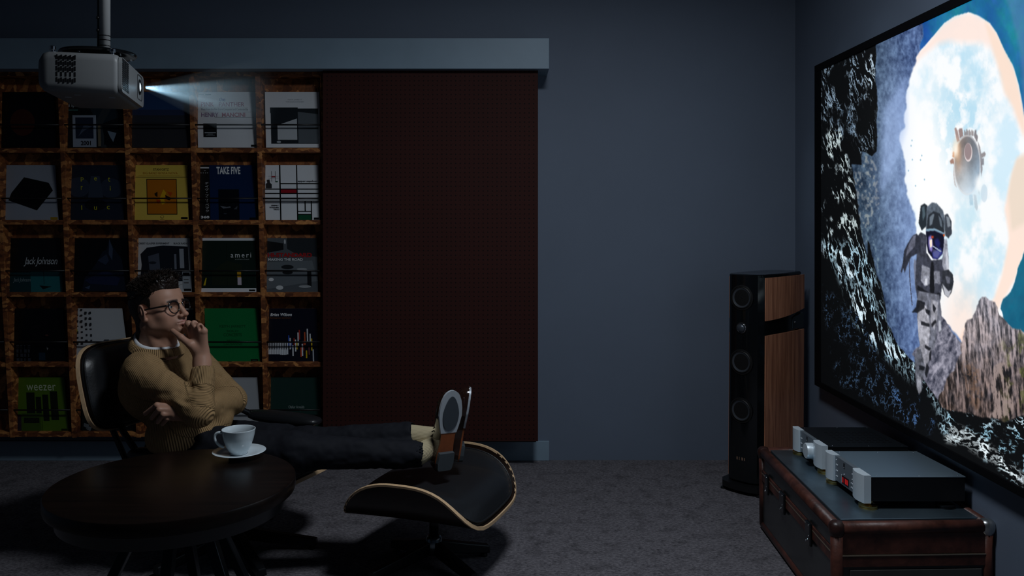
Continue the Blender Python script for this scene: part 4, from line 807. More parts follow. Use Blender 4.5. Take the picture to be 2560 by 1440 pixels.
# ---------------------------------------------------------------- hifi units on the trunk
def unit(name, label, cx0, cx1, y0, y1, ztop_, h, knob, finish):
    # front looks to -X, width runs along Y (y0 near camera)
    t = thing(name, label, 'amplifier' if knob else 'media player', ((cx0[0] + cx1[0]) / 2, (y0 + y1) / 2, TZ))
    x0a, x0b = cx0   # front x at near / far end
    x1a, x1b = cx1
    zb_ = ztop_ - h
    def q(s, tt, z): return V((x0a * (1 - tt) + x0b * tt) * (1 - s) + (x1a * (1 - tt) + x1b * tt) * s, y0 * (1 - tt) + y1 * tt, z)
    obj('case', MB().hexa([q(.05, 0, zb_), q(1, 0, zb_), q(1, 1, zb_), q(.05, 1, zb_), q(.05, 0, ztop_ - .002), q(1, 0, ztop_ - .002), q(1, 1, ztop_ - .002), q(.05, 1, ztop_ - .002)]), black_m, t, bevel=.0015)
    lid_ = obj('top_cover', MB().hexa([q(.045, -.004, ztop_ - .003), q(1.005, -.004, ztop_ - .003), q(1.005, 1.004, ztop_ - .003), q(.045, 1.004, ztop_ - .003), q(.045, -.004, ztop_), q(1.005, -.004, ztop_), q(1.005, 1.004, ztop_), q(.045, 1.004, ztop_)]), finish, t, bevel=.0008)
    for s_, tt in ((.12, .04), (.55, .03), (.95, .04), (.12, .97), (.55, .97), (.95, .97)):
        obj('cover_screw', MB().lathe([(.0028, 0), (.002, .0012), (.0005, .0016)], q(s_, tt, ztop_), (0, 0, 1), 10), chrome_m, lid_, smooth=True)
    if knob:
        g_ = MB()
        for i in range(9):
            for j in range(7): g_.box((0, 0, 0), (1, 1, 1), R=np.column_stack([q(.30 + .073 * i + .045, .2 + .085 * j, 0) - q(.30 + .073 * i, .2 + .085 * j, 0), V(0, .007, 0), V(0, 0, .0006)]), c=q(.28 + .073 * i, .2 + .085 * j, ztop_))
        obj('vent_slots', g_, black_m, lid_, kind='stuff')
        for i in range(4): obj('heat_fin', MB().hexa([q(.3, -.012, zb_ + .012 + i * .016), q(.99, -.012, zb_ + .012 + i * .016), q(.99, .0, zb_ + .012 + i * .016), q(.3, .0, zb_ + .012 + i * .016), q(.3, -.012, zb_ + .018 + i * .016), q(.99, -.012, zb_ + .018 + i * .016), q(.99, 0, zb_ + .018 + i * .016), q(.3, 0, zb_ + .018 + i * .016)]), black_m, t)
    fz0, fz1 = zb_ - .006, ztop_ + .003
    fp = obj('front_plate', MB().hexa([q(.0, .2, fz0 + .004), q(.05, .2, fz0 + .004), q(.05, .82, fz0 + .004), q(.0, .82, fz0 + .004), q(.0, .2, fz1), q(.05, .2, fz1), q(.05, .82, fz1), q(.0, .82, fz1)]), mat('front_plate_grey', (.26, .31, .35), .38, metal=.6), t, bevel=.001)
    for (ta, tb) in ((-.012, .27), (.79, 1.012)):
        ts = np.linspace(ta, tb, 13); prof = [(-.011 * math.sin(math.pi * (.08 + .84 * i / 12)) - .004) for i in range(13)]
        fr_ = [q(p / .32, tt, fz0) for p, tt in zip(prof, ts)]; bk = [q(.05, tt, fz0) for tt in ts[::-1]]
        ring0 = fr_ + bk; hgt = V(0, 0, fz1 - fz0 + .001)
        obj('end_cheek', MB().loft([ring0, [p + hgt for p in ring0]]), silver_m, t, smooth=True, angle=35)
    hm = fz1 - fz0
    dot = mat('button_white', (.8, .85, .9), .3)
    def btn(tt, zf): obj('button', MB().lathe([(.0026, 0), (.0022, .0012), (.0005, .0016)], q(.0, tt, fz0 + hm * zf), V(-1, 0, 0), 10), dot, fp, smooth=True)
    for tt in (.755, .725):
        for zf in (.68, .45, .24): btn(tt, zf)
    btn(.54, .50)
    obj('maker_badge', MB().hexa([q(-.004, .53, fz0 + hm * .72), q(.0, .53, fz0 + hm * .72), q(.0, .555, fz0 + hm * .72), q(-.004, .555, fz0 + hm * .72), q(-.004, .53, fz0 + hm * .92), q(.0, .53, fz0 + hm * .92), q(.0, .555, fz0 + hm * .92), q(-.004, .555, fz0 + hm * .92)]), black_m, fp)
    btn(.5425, .76)
    if knob:
        btn(.54, .26); c_ = q(-.002, .36, fz0 + hm * .46)
        obj('volume_knob', MB().lathe([(.030, -.004), (.030, .024), (.028, .027), (.0005, .028)], c_, V(-1, 0, 0), 36), silver_m, t, smooth=True, angle=40)
    else:
        for zf in (.72, .52): btn(.33, zf)
        for tt in (.355, .32):
            for zf in (.36, .20): btn(tt, zf)
        btn(.755, .86)
        d_ = obj('display', MB().hexa([q(-.004, .42, fz0 + hm * .12), q(.0, .42, fz0 + hm * .12), q(.0, .60, fz0 + hm * .12), q(-.004, .60, fz0 + hm * .12), q(-.004, .42, fz0 + hm * .42), q(.0, .42, fz0 + hm * .42), q(.0, .60, fz0 + hm * .42), q(-.004, .60, fz0 + hm * .42)]), mat('display_glass', (.02, .0, .0), .2), t)
        red = mat('red_digits', (.3, .01, .01), .4, emit=(.45, .012, .012), estr=.5); dm = MB()
        for t0_, t1_ in ((.575, .555), (.535, .53), (.505, .475), (.465, .435)): dm.poly([q(-.0055, a_, fz0 + hm * b_) for a_, b_ in ((t0_, .17), (t1_, .17), (t1_, .37), (t0_, .37))])
        obj('digits', dm, red, d_, kind='stuff')
        obj('display_edge', MB().hexa([q(-.005, .60, fz0 + hm * .12), q(.0, .60, fz0 + hm * .12), q(.0, .61, fz0 + hm * .12), q(-.005, .61, fz0 + hm * .12), q(-.005, .60, fz0 + hm * .44), q(.0, .60, fz0 + hm * .44), q(.0, .61, fz0 + hm * .44), q(-.005, .61, fz0 + hm * .44)]), silver_m, t)
    for s_, tt, gm_ in ((.05, .06, gold_m), (.05, .93, gold_m), (.84, .08, blackmetal_m), (.84, .92, blackmetal_m)):
        c_ = q(s_, tt, TZ); gap = zb_ - TZ
        ft = obj('foot', MB().lathe([(.030, .0), (.030, .004), (.028, .005), (.030, .006), (.030, .011), (.012, .013), (.009, gap * .6), (.016, gap * .8), (.016, gap)], c_, (0, 0, 1), 28), [gm_], t, smooth=True, angle=40)
    return t
steelt = mat('grey_blue_steel', (.46, .60, .70), .42, metal=.9, bump=.02, bscale=300); steeld = mat('charcoal_steel', (.025, .030, .036), .35, metal=.6)
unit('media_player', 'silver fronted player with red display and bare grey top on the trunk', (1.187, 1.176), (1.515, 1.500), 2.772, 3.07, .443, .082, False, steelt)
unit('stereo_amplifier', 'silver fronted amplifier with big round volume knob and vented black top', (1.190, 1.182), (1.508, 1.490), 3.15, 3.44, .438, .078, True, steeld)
# ---------------------------------------------------------------- bent plywood seating
rosew = wood_mat('rosewood_shell', (.020, .009, .005), (.007, .004, .003), 0.32, 1.0, 0)
ply_m = mat('plywood_edge', (.62, .42, .24), .5, var=.12, vscale=60)
leather = mat('black_leather', (.012, .013, .015), .36, spec=.5, bump=.10, bscale=90)
def bent(parent, f, ha, hb, p, th, puff, n=16, m=72, inset=.945, nm='shell', cush='cushion', lip=.012):
    """bent board with a superellipse blank; f(a,b,h): point of the bent board, h = offset along the inner normal"""
    TH_ = np.linspace(0, 2 * math.pi, m, endpoint=False)
    def ab(r, q, sc):
        c_, s_ = math.cos(q), math.sin(q); rho = 1 / (abs(c_) ** p + abs(s_) ** p) ** (1 / p); return ha * sc * r * rho * c_, hb * sc * r * rho * s_
    RS = [(i / n) ** .8 for i in range(1, n + 1)]
    def ringp(r, sc, h): return [f(*ab(r, q, sc), h) for q in TH_]
    def sheet(mb, h, sc, flip, hf=None):
        o = len(mb.v); rings = [ringp(r, sc, h if hf is None else hf(r)) for r in RS]; c0 = f(0, 0, h if hf is None else hf(0)); vs = [c0] + [q for r in rings for q in r]; fs = []
        for j in range(m): t = (0, 1 + j, 1 + (j + 1) % m); fs.append(t[::-1] if flip else t)
        for i in range(n - 1):
            for j in range(m):
                a, b = 1 + i * m + j, 1 + i * m + (j + 1) % m; t = (a, a + m, b + m, b); fs.append(t[::-1] if flip else t)
        mb.add(vs, fs); return rings[-1]
    mb = MB(); sheet(mb, -th / 2, 1.0, True); sheet(mb, th / 2, 1.0, False); obj(nm, mb, rosew, parent, smooth=True)
    e_ = MB(); e_.loft([ringp(1, .985, -th / 2 - .0004), ringp(1, 1.004, -th / 2), ringp(1, 1.004, th / 2), ringp(1, .985, th / 2 + .0004)], cap=False); obj('plywood_edge', e_, ply_m, parent, smooth=True, angle=40)
    hf = lambda r: th / 2 + lip + puff * max(0, 1 - r ** 4.5) ** .5
    mb = MB(); sheet(mb, 0, inset, False, hf); mb.loft([ringp(1, inset, th / 2 + .001), ringp(1, inset, th / 2 + lip)], cap=False); cu = obj(cush, mb, leather, parent, smooth=True)
    pp = ringp(1, inset, th / 2 + lip); pm_ = MB(); pm_.tube(pp + [pp[0]], .0036, 6, cap=False); obj('piping', pm_, leather, cu, smooth=True)
def trough(org, A, B, Z, flat, rad, bow=0.0):
    """bent across b: flat strip, then quarter arcs, then straight walls"""
    def pos(a, b):
        s_ = 1 if b >= 0 else -1; b = abs(b)
        if b <= flat: y, z = b, 0.0
        elif b <= flat + rad * RQ: q = (b - flat) / rad; y, z = flat + rad * math.sin(q), rad * (1 - math.cos(q))
        else:
            l = b - flat - rad * RQ; y, z = flat + rad * math.sin(RQ) + l * math.cos(RQ), rad * (1 - math.cos(RQ)) + l * math.sin(RQ)
        return org + A * a + B * (y * s_) + Z * (z + bow * a * a)
    def f(a, b, h):
        e = 1e-4; da = pos(a + e, b) - pos(a - e, b); db = pos(a, b + e) - pos(a, b - e)
        return pos(a, b) + nrm(np.cross(da, db)) * h
    return f
RQ = math.radians(80)
def star_base(parent, hub, legs, z_top, r_col=.022):
    for dx, dy in legs:
        d = nrm(V(dx, dy, 0)); l = math.hypot(dx, dy); n_ = V(-d[1], d[0], 0)
        def sec(r, w, z0, z1): return [hub + d * r + n_ * w + V(0, 0, z0), hub + d * r - n_ * w + V(0, 0, z0), hub + d * r - n_ * w * .75 + V(0, 0, z1), hub + d * r + n_ * w * .75 + V(0, 0, z1)]
        lg = obj('base_leg', MB().loft([sec(.012, .018, .040, .088), sec(l * .6, .020, .022, .060), sec(l, .019, .014, .042)]), blackmetal_m, parent, bevel=.004)
        obj('glide', MB().lathe([(.014, 0), (.014, .010), (.008, .018)], hub + d * (l - .02), (0, 0, 1), 14), black_m, lg, smooth=True, angle=40)
    obj('base_hub', MB().lathe([(.030, .038), (.034, .060), (.030, .092), (.026, .100), (.022, .104)], hub, (0, 0, 1), 28), chrome_m if r_col > .03 else mat('dark_chrome', (.16, .20, .22), .2, metal=1), parent, smooth=True, angle=40)
    obj('column', MB().tube([hub + V(0, 0, .1), hub + V(0, 0, z_top)], r_col * .8, 18), blackmetal_m, parent, smooth=True)

# ottoman
OH = V(-.271, 3.158, 0); OA = nrm(V(.95, -.33, 0)); OB = V(-OA[1], OA[0], 0)
ot = thing('ottoman', 'black leather ottoman in a bent plywood shell on a four leg swivel base', 'ottoman', OH)
bent(ot, trough(OH + V(0, 0, .225), OA, OB, V(0, 0, 1.), .145, .150, -.10), .275, .385, 2.8, .012, .088)
star_base(ot, OH, [(-.17, .12), (.205, .07), (-.21, -.18), (.16, -.20)], .20)
obj('mounting_plate', MB().lathe([(.05, .185), (.05, .197), (.02, .20)], OH, (0, 0, 1), 20), blackmetal_m, ot, smooth=True, angle=40)

# lounge chair
CH = V(-1.061, 3.30, 0); CA = nrm(V(.92, -.39, 0)); CB = V(-CA[1], CA[0], 0)
ch = thing('lounge_chair', 'black leather lounge chair with pale plywood edges, the man reclining in it', 'armchair', CH)
sA = nrm(CA * math.cos(.10) + V(0, 0, math.sin(.10))); sZ = np.cross(sA, CB)
bent(ch, trough(CH - CA * .055 + V(0, 0, .235), sA, CB, sZ, .20, .11, .22), .365, .43, 3.2, .013, .08, nm='seat_shell', cush='seat_cushion')
def back_shell(org, up, lat, nor, R):
    def pos(a, b):          # a along the height, b across (wraps around a vertical axis)
        q = b / R; return org + up * a + lat * (R * math.sin(q)) + nor * (R * (1 - math.cos(q)) + .55 * a * a * (1 if a > 0 else .4))
    def f(a, b, h):
        e = 1e-4; da = pos(a + e, b) - pos(a - e, b); db = pos(a, b + e) - pos(a, b - e); n_ = nrm(np.cross(da, db)); n_ = n_ if n_ @ nor > 0 else -n_
        return pos(a, b) + n_ * h
    return f
up = nrm(V(0, 0, 1.) * math.cos(.27) - CA * math.sin(.27)); nor = nrm(CA * math.cos(.27) + V(0, 0, 1.) * math.sin(.27)); BKC = V(-1.485, 3.345, .650)
bent(ch, back_shell(BKC, up, CB, nor, .60), .168, .335, 4.0, .012, .050, nm='back_shell', cush='back_cushion')
for s_ in (-1, 1):
    c_ = CH + CB * (.325 * s_) - CA * .0 + V(0, 0, .435)
    def sec(a, w, h0, h1): return [c_ + CA * a + CB * x + V(0, 0, z) for x, z in ((-w, h0), (w, h0), (w * 1.05, (h0 + h1) / 2), (w * .8, h1), (-w * .8, h1), (-w * 1.05, (h0 + h1) / 2))]
    ar = obj('armrest', MB().loft([sec(-.20, .025, -.005, .012), sec(-.18, .045, -.022, .026), sec(-.02, .052, -.025, .03), sec(.13, .048, -.022, .026), sec(.165, .030, -.008, .012)]), leather, ch, smooth=True, sub=1)
    obj('armrest_bracket', MB().tube([c_ - CA * .16 + V(0, 0, -.01), c_ - CA * .30 - CB * (.05 * s_) + V(0, 0, .06), c_ - CA * .40 - CB * (.12 * s_) + V(0, 0, .10)], .012, 10), blackmetal_m, ch, smooth=True)
for s_ in (-.13, .13):
    obj('back_brace', MB().tube([CH - CA * .26 + CB * s_ + V(0, 0, .235), CH - CA * .44 + CB * s_ + V(0, 0, .33), BKC + CB * s_ - nor * .03 - up * .10, BKC + CB * s_ - nor * .012 + up * .05], [.010, .012, .012, .010], 10), blackmetal_m, ch, smooth=True)
star_base(ch, CH, [(.32, -.01), (.19, -.30), (-.33, .03), (-.20, -.28), (.05, .33)], .235, .036)
obj('tilt_housing', MB().box((-.09, -.06, .195), (.09, .06, .238), R=np.column_stack([CA, CB, V(0, 0, 1)]), c=CH), blackmetal_m, ch, bevel=.01)
obj('tilt_lever', MB().tube([CH + CA * .02 + V(0, 0, .13), CH + CA * .05 - CB * .03 + V(0, 0, .15), CH + V(.085, -.03, .17)], [.008, .009, .012], 10), blackmetal_m, ch, smooth=True)

# ---------------------------------------------------------------- round table, cup, saucer
TT = .55
tdk = wood_mat('dark_walnut_top', (.0085, .0045, .0032), (.0035, .0022, .0018), .30, 1.1, 0, coat=.0)
bsdf(tdk).inputs['Specular IOR Level'].default_value = .28
tb0 = PZ(437, 1203, TT); tb = V(tb0[0], tb0[1], 0); TR = .333
tab = thing('side_table', 'small round dark walnut table with splayed legs before the lounge chair', 'table', tb)
obj('table_top', MB().lathe([(.0, TT - .040), (TR - .010, TT - .040), (TR - .002, TT - .036), (TR, TT - .030), (TR, TT - .005), (TR - .002, TT - .001), (TR - .006, TT), (.0005, TT)][1:], tb, (0, 0, 1), 96), tdk, tab, smooth=True, angle=30)
obj('apron', MB().lathe([(TR - .050, TT - .085), (TR - .030, TT - .080), (TR - .022, TT - .041)], tb, (0, 0, 1), 72), mat('apron_black', (.008, .010, .012), .3, spec=.6), tab, smooth=True, angle=40)
lm = mat('table_leg_metal', (.022, .030, .036), .3, metal=.6)
for (tx, bx, ty, by) in ((-.075, -.135, -.03, -.12), (.02, .02, -.06, -.16), (.085, .16, -.02, -.11), (.06, .085, .08, .20), (-.01, -.02, .08, .2)):
    a, b = tb + V(tx, ty, TT - .08), tb + V(bx * 1.9, by * 1.6, .004)
    w_ = .016
    obj('leg', MB().loft([[b + V(-w_ * .8, -w_ * .8, 0), b + V(w_ * .8, -w_ * .8, 0), b + V(w_ * .8, w_ * .8, 0), b + V(-w_ * .8, w_ * .8, 0)], [a + V(-w_, -w_, 0), a + V(w_, -w_, 0), a + V(w_, w_, 0), a + V(-w_, w_, 0)]]), lm, tab, bevel=.003)
obj('leg_plate', MB().lathe([(.13, TT - .092), (.13, TT - .084)], tb, (0, 0, 1), 40), lm, tab, smooth=True, angle=40)
por = mat('white_porcelain', (.62, .70, .74), .16, spec=.5, coat=.3)
sc0 = PZ(598, 1141, TT); sc_ = V(sc0[0], sc0[1], TT)
sa = obj('saucer', MB().lathe([(.030, .0), (.031, .006), (.050, .010), (.080, .0175), (.0815, .0185), (.080, .0195), (.050, .0125), (.030, .0085), (.0005, .008)], sc_, (0, 0, 1), 64), por, loc=sc_, smooth=True, label='white porcelain saucer under the coffee cup on the dark table', cat='saucer')
cc = sc_ + V(-.002, 0, .0085)
cup = thing('coffee_cup', 'white porcelain coffee cup with loop handle standing on its saucer', 'cup', cc)
prof = [(.024, 0), (.026, .002), (.026, .006), (.030, .010), (.038, .025), (.0450, .045), (.0490, .062), (.0510, .076), (.0515, .0775), (.0505, .0785), (.0490, .0775), (.0470, .062), (.0425, .043), (.034, .024), (.022, .012), (.0005, .010)]
obj('bowl', MB().lathe(prof, cc, (0, 0, 1), 64), por, cup, smooth=True)
hp = [cc + V(-.047 - .0 + dx, -.012, z) for dx, z in ((.004, .066), (-.010, .071), (-.021, .066), (-.025, .054), (-.020, .040), (-.008, .028), (.008, .022))]
obj('handle', MB().tube(hp, [.0045, .005, .005, .005, .005, .005, .0045], 12), por, cup, smooth=True, sub=1)
obj('coffee', MB().lathe([(.046, .0575), (.0005, .058)], cc, (0, 0, 1), 40), mat('dark_coffee', (.012, .006, .003), .08), cup, smooth=True)
# ---------------------------------------------------------------- signed distance modelling helpers
class SDF:
    def __init__(s, lo, hi, h):
        s.lo = np.array(lo, float); s.h = h; n = np.ceil((np.array(hi) - s.lo) / h).astype(int) + 1; s.n = n
        s.ax = [(s.lo[i] + h * np.arange(n[i])).astype(np.float32) for i in range(3)]
        s.D = np.full(n, .2, np.float32)
    def _sl(s, lo, hi):
        r = []
        for i in range(3):
            a = int(max(0, math.floor((lo[i] - s.lo[i]) / s.h))); b = int(min(s.n[i], math.ceil((hi[i] - s.lo[i]) / s.h) + 1)); r.append(slice(a, max(a, b)))
        return tuple(r)
    def _g(s, sl): return s.ax[0][sl[0]][:, None, None], s.ax[1][sl[1]][None, :, None], s.ax[2][sl[2]][None, None, :]
    def op(s, lo, hi, fn, k, sub=False):
        pad = k + 3 * s.h; sl = s._sl(np.array(lo) - pad, np.array(hi) + pad)
        if any(q.stop <= q.start for q in sl): return s
        d = fn(*s._g(sl)).astype(np.float32); D = s.D[sl]
        if sub:
            d = -d; m = np.maximum(D, d); hh = np.maximum(k - np.abs(D - d), 0) / k if k > 0 else 0; s.D[sl] = m + hh * hh * k * .25
        else:
            m = np.minimum(D, d); hh = np.maximum(k - np.abs(D - d), 0) / k if k > 0 else 0; s.D[sl] = m - hh * hh * k * .25
        return s
    def cap(s, a, b, ra, rb=None, k=.01, sub=False, flat=None):
        rb = ra if rb is None else rb; a = np.array(a, float); b = np.array(b, float); ab = b - a; L2 = float(ab @ ab) + 1e-12
        def fn(x, y, z):
            px, py, pz = x - a[0], y - a[1], z - a[2]; t = np.clip((px * ab[0] + py * ab[1] + pz * ab[2]) / L2, 0, 1)
            qx, qy, qz = px - t * ab[0], py - t * ab[1], pz - t * ab[2]
            return np.sqrt(qx * qx + qy * qy + qz * qz) - (ra + (rb - ra) * t)
        r = max(ra, rb); return s.op(np.minimum(a, b) - r, np.maximum(a, b) + r, fn, k, sub)
    def ell(s, c, r, k=.01, R=None, sub=False):
        c = np.array(c, float); r = np.array(r, float)
        def fn(x, y, z):
            px, py, pz = x - c[0], y - c[1], z - c[2]
            if R is not None: px, py, pz = [px * R[0, i] + py * R[1, i] + pz * R[2, i] for i in range(3)]
            k0 = np.sqrt((px / r[0]) ** 2 + (py / r[1]) ** 2 + (pz / r[2]) ** 2); k1 = np.sqrt((px / r[0] ** 2) ** 2 + (py / r[1] ** 2) ** 2 + (pz / r[2] ** 2) ** 2)
            return k0 * (k0 - 1) / np.maximum(k1, 1e-6)
        m = r.max() if R is not None else r; return s.op(c - m, c + m, fn, k, sub)
    def chain(s, pts, rs, k=.006):
        for i in range(len(pts) - 1): s.cap(pts[i], pts[i + 1], rs[i], rs[i + 1], k)
        return s
    def mesh(s):
        D = s.D; ins = D < 0; n = s.n
        c = np.zeros(tuple(n - 1), np.int8)
        for dx in (0, 1):
            for dy in (0, 1):
                for dz in (0, 1): c += ins[dx:n[0] - 1 + dx, dy:n[1] - 1 + dy, dz:n[2] - 1 + dz]
        act = (c > 0) & (c < 8); ix, iy, iz = np.nonzero(act); vid = np.full(act.shape, -1, np.int64); vid[ix, iy, iz] = np.arange(len(ix))
        acc = np.zeros((len(ix), 3)); cnt = np.zeros(len(ix)); cor = [(a, b, d) for a in (0, 1) for b in (0, 1) for d in (0, 1)]
        for a in cor:
            for ax_ in range(3):
                if a[ax_]: continue
                b = list(a); b[ax_] = 1
                va = D[ix + a[0], iy + a[1], iz + a[2]]; vb = D[ix + b[0], iy + b[1], iz + b[2]]; cr = (va < 0) != (vb < 0)
                t = np.where(cr, va / np.where(va == vb, 1, va - vb), 0); p = np.array(a, float)[None, :].repeat(len(ix), 0); p[:, ax_] = t
                acc += p * cr[:, None]; cnt += cr
        v = (np.stack([ix, iy, iz], 1) + acc / cnt[:, None]) * s.h + s.lo
        F = []
        for ax_ in range(3):
            a = [slice(1, n[i] - 1) for i in range(3)]; b = list(a); a[ax_] = slice(0, n[ax_] - 1); b[ax_] = slice(1, n[ax_])
            A, B = ins[tuple(a)], ins[tuple(b)]; e = np.stack(np.nonzero(A != B), 1); fl = A[tuple(e.T)]
            e = e + np.array([0 if i == ax_ else 1 for i in range(3)]); u_, w_ = (ax_ + 1) % 3, (ax_ + 2) % 3
            def cell(du, dw): q = e.copy(); q[:, u_] -= du; q[:, w_] -= dw; return vid[q[:, 0], q[:, 1], q[:, 2]]
            q = np.stack([cell(1, 1), cell(0, 1), cell(0, 0), cell(1, 0)], 1); q[~fl] = q[~fl][:, ::-1]; F.append(q)
        F = np.concatenate(F); return v, F[(F >= 0).all(1)]
def vnormals(v, f):
    n = np.zeros_like(v); fn = np.cross(v[f[:, 2]] - v[f[:, 0]], v[f[:, 3]] - v[f[:, 1]])
    for i in range(4): np.add.at(n, f[:, i], fn)
    return n / (np.linalg.norm(n, axis=1, keepdims=True) + 1e-12)
def relax(v, f, it=2, lam=.5):
    for _ in range(it):
        s = np.zeros_like(v); c = np.zeros(len(v))
        for i in range(4):
            a, b = f[:, i], f[:, (i + 1) % 4]; np.add.at(s, a, v[b]); np.add.at(c, a, 1); np.add.at(s, b, v[a]); np.add.at(c, b, 1)
        v = v + lam * (s / np.maximum(c, 1)[:, None] - v)
    return v
def nz3(p, sc, s=0):
    x, y, z = (p * sc).T; ix, iy, iz = np.floor(x), np.floor(y), np.floor(z); fx_, fy_, fz_ = x - ix, y - iy, z - iz
    fx_, fy_, fz_ = [q * q * (3 - 2 * q) for q in (fx_, fy_, fz_)]; r = 0
    for a in (0, 1):
        for b in (0, 1):
            for c in (0, 1):
                r = r + hash2(ix + a + 131 * (iz + c), iy + b, s) * (fx_ if a else 1 - fx_) * (fy_ if b else 1 - fy_) * (fz_ if c else 1 - fz_)
    return r
def nobj(name, v, f, m, parent, cols=None, flt=None, smooth=True):
    org = _org(parent); me = bpy.data.meshes.new(name); v = (v - org).astype(np.float32); f = np.asarray(f, np.int32)
    me.vertices.add(len(v)); me.vertices.foreach_set('co', v.ravel()); me.loops.add(f.size); me.loops.foreach_set('vertex_index', f.ravel())
    me.polygons.add(len(f)); me.polygons.foreach_set('loop_start', np.arange(0, f.size, f.shape[1], dtype=np.int32)); me.update(calc_edges=True)
    me.polygons.foreach_set('use_smooth', [smooth] * len(f))
    if cols is not None: a = me.color_attributes.new('col', 'FLOAT_COLOR', 'POINT'); a.data.foreach_set('color', np.concatenate([cols, np.ones((len(cols), 1))], 1).astype(np.float32).ravel())
    if flt is not None: a = me.attributes.new('rib', 'FLOAT', 'POINT'); a.data.foreach_set('value', flt.astype(np.float32))
    me.materials.append(m); o = bpy.data.objects.new(name, me); COL.objects.link(o)
    if parent is not None: o.parent = parent
    return o

# ---------------------------------------------------------------- the man
HY = 17; hb_ = math.radians(HY); pt_ = math.radians(13)
Fh = V(math.cos(hb_), -math.sin(hb_), 0); Lh = V(math.sin(hb_), math.cos(hb_), 0)
HX = Fh * math.cos(pt_) + V(0, 0, math.sin(pt_)); HZ = np.cross(HX, Lh); HR = np.column_stack([HX, Lh, HZ]); HO = P(394, 777, 3.12)
def H2W(p): return np.asarray(p, float) @ HR.T + HO
def W2H(p): return (np.asarray(p, float) - HO) @ HR
tb_ = math.radians(33); F_ = V(math.cos(tb_), -math.sin(tb_), 0); L_t = V(math.sin(tb_), math.cos(tb_), 0); U_ = V(0, 0, 1.); TRm = np.column_stack([F_, L_t, U_])
N0 = P(392, 868, 3.145); shR = P(355, 928, 3.03); shL = P(474, 892, 3.33); CHc = P(412, 955, 3.17); BEc = P(462, 1042, 3.18); PEc = P(478, 1108, 3.22)
elR = P(497, 1028, 2.94); wrR = P(505, 893, 3.045); elL = P(578, 1000, 3.19); wrL = P(468, 1034, 2.985)
pers = thing('person', 'seated man in a tan ribbed sweater and glasses, hand on his chin, feet up', 'person', (PEc[0], PEc[1], .34))

# head (in head coordinates: x forward, y to his left, z up)
zf = .93
hd = SDF((-.125, -.105, -.215), (.140, .105, .135), .0017)
hd.ell((-.006, 0, .034), (.099, .076, .084), .02)
hd.ell((.034, 0, -.028), (.064, .060, .080), .03); hd.ell((.046, 0, .040), (.050, .059, .052), .03)
for s in (-1, 1):
    hd.cap((.080, .010 * s, -.099), (.014, .050 * s, -.062), .0165, .019, .024)
    hd.cap((.014, .050 * s, -.062), (.006, .058 * s, -.02), .018, .016, .02)
    hd.ell((.060, .044 * s, -.030), (.023, .019, .018), .022); hd.ell((.042, .046 * s, -.056), (.034, .014, .030), .022)
    hd.cap((.0905, .008 * s, .017), (.078, .045 * s, .0155), .0085, .0075, .014)
    hd.ell((.104, .033 * s, -.001), (.018, .019, .0125), .014, sub=True)
    hd.ell((.076, .032 * s, .0), (.0145, .0150, .0138), .006)
hd.ell((.077, 0, -.070), (.027, .027, .024), .02); hd.ell((.082, 0, -.101), (.0195, .021, .0165), .02)
hd.cap((.0955, 0, .010), (.115, 0, -.036), .0075, .0100, .012); hd.ell((.1185, 0, -.041), (.0100, .0105, .0092), .008)
for s in (-1, 1):
    hd.ell((.1055, .0125 * s, -.0450), (.0105, .0075, .0078), .006); hd.ell((.110, .0065 * s, -.0518), (.0055, .0034, .0035), .004, sub=True)
    hd.cap((.1035, .003 * s, -.0645), (.0905, .0215 * s, -.0715), .0054, .0030, .006); hd.cap((.1020, 0, -.0775), (.0900, .0195 * s, -.0735), .0066, .0030, .007)
    hd.cap((.1115, 0, -.0710), (.0945, .0235 * s, -.0722), .0016, .0014, .003, sub=True)
    hd.ell((.092, .0325 * s, -.0005), (.010, .0128, .0042), .003, sub=True)
hd.cap((.106, 0, -.0535), (.105, 0, -.0605), .0022, .0022, .006, sub=True); hd.cap((.1005, .012, -.0885), (.1005, -.012, -.0885), .0035, .0035, .012, sub=True)
for s in (-1, 1):    # ears
    Re = rotz(s * .38) @ roty(-.16)
    hd.ell((-.003, .0805 * s, -.002), (.0205, .0064, .0335), .005, Re); hd.ell((.001, .0875 * s, .002), (.0125, .0050, .0205), .004, Re, sub=True)
    hd.ell((.003, .0790 * s, -.031), (.0100, .0060, .0090), .005); hd.ell((.015, .079 * s, .0), (.004, .004, .007), .004)
    hd.ell((.0, .0855 * s, .003), (.0050, .0028, .0160), .003, Re)
hd.cap((-.030, 0, -.050), (-.052, 0, -.230), .056, .061, .035); hd.cap((.02, 0, -.10), (-.012, 0, -.215), .034, .040, .03)
for s in (-1, 1): hd.cap((-.02, .055 * s, -.06), (.015, .022 * s, -.215), .013, .013, .02)
hd.ell((.030, 0, -.150), (.010, .008, .014), .014)
# hands
bd = SDF((-1.435, 2.870, .455), (-.955, 3.345, 1.035), .0019)
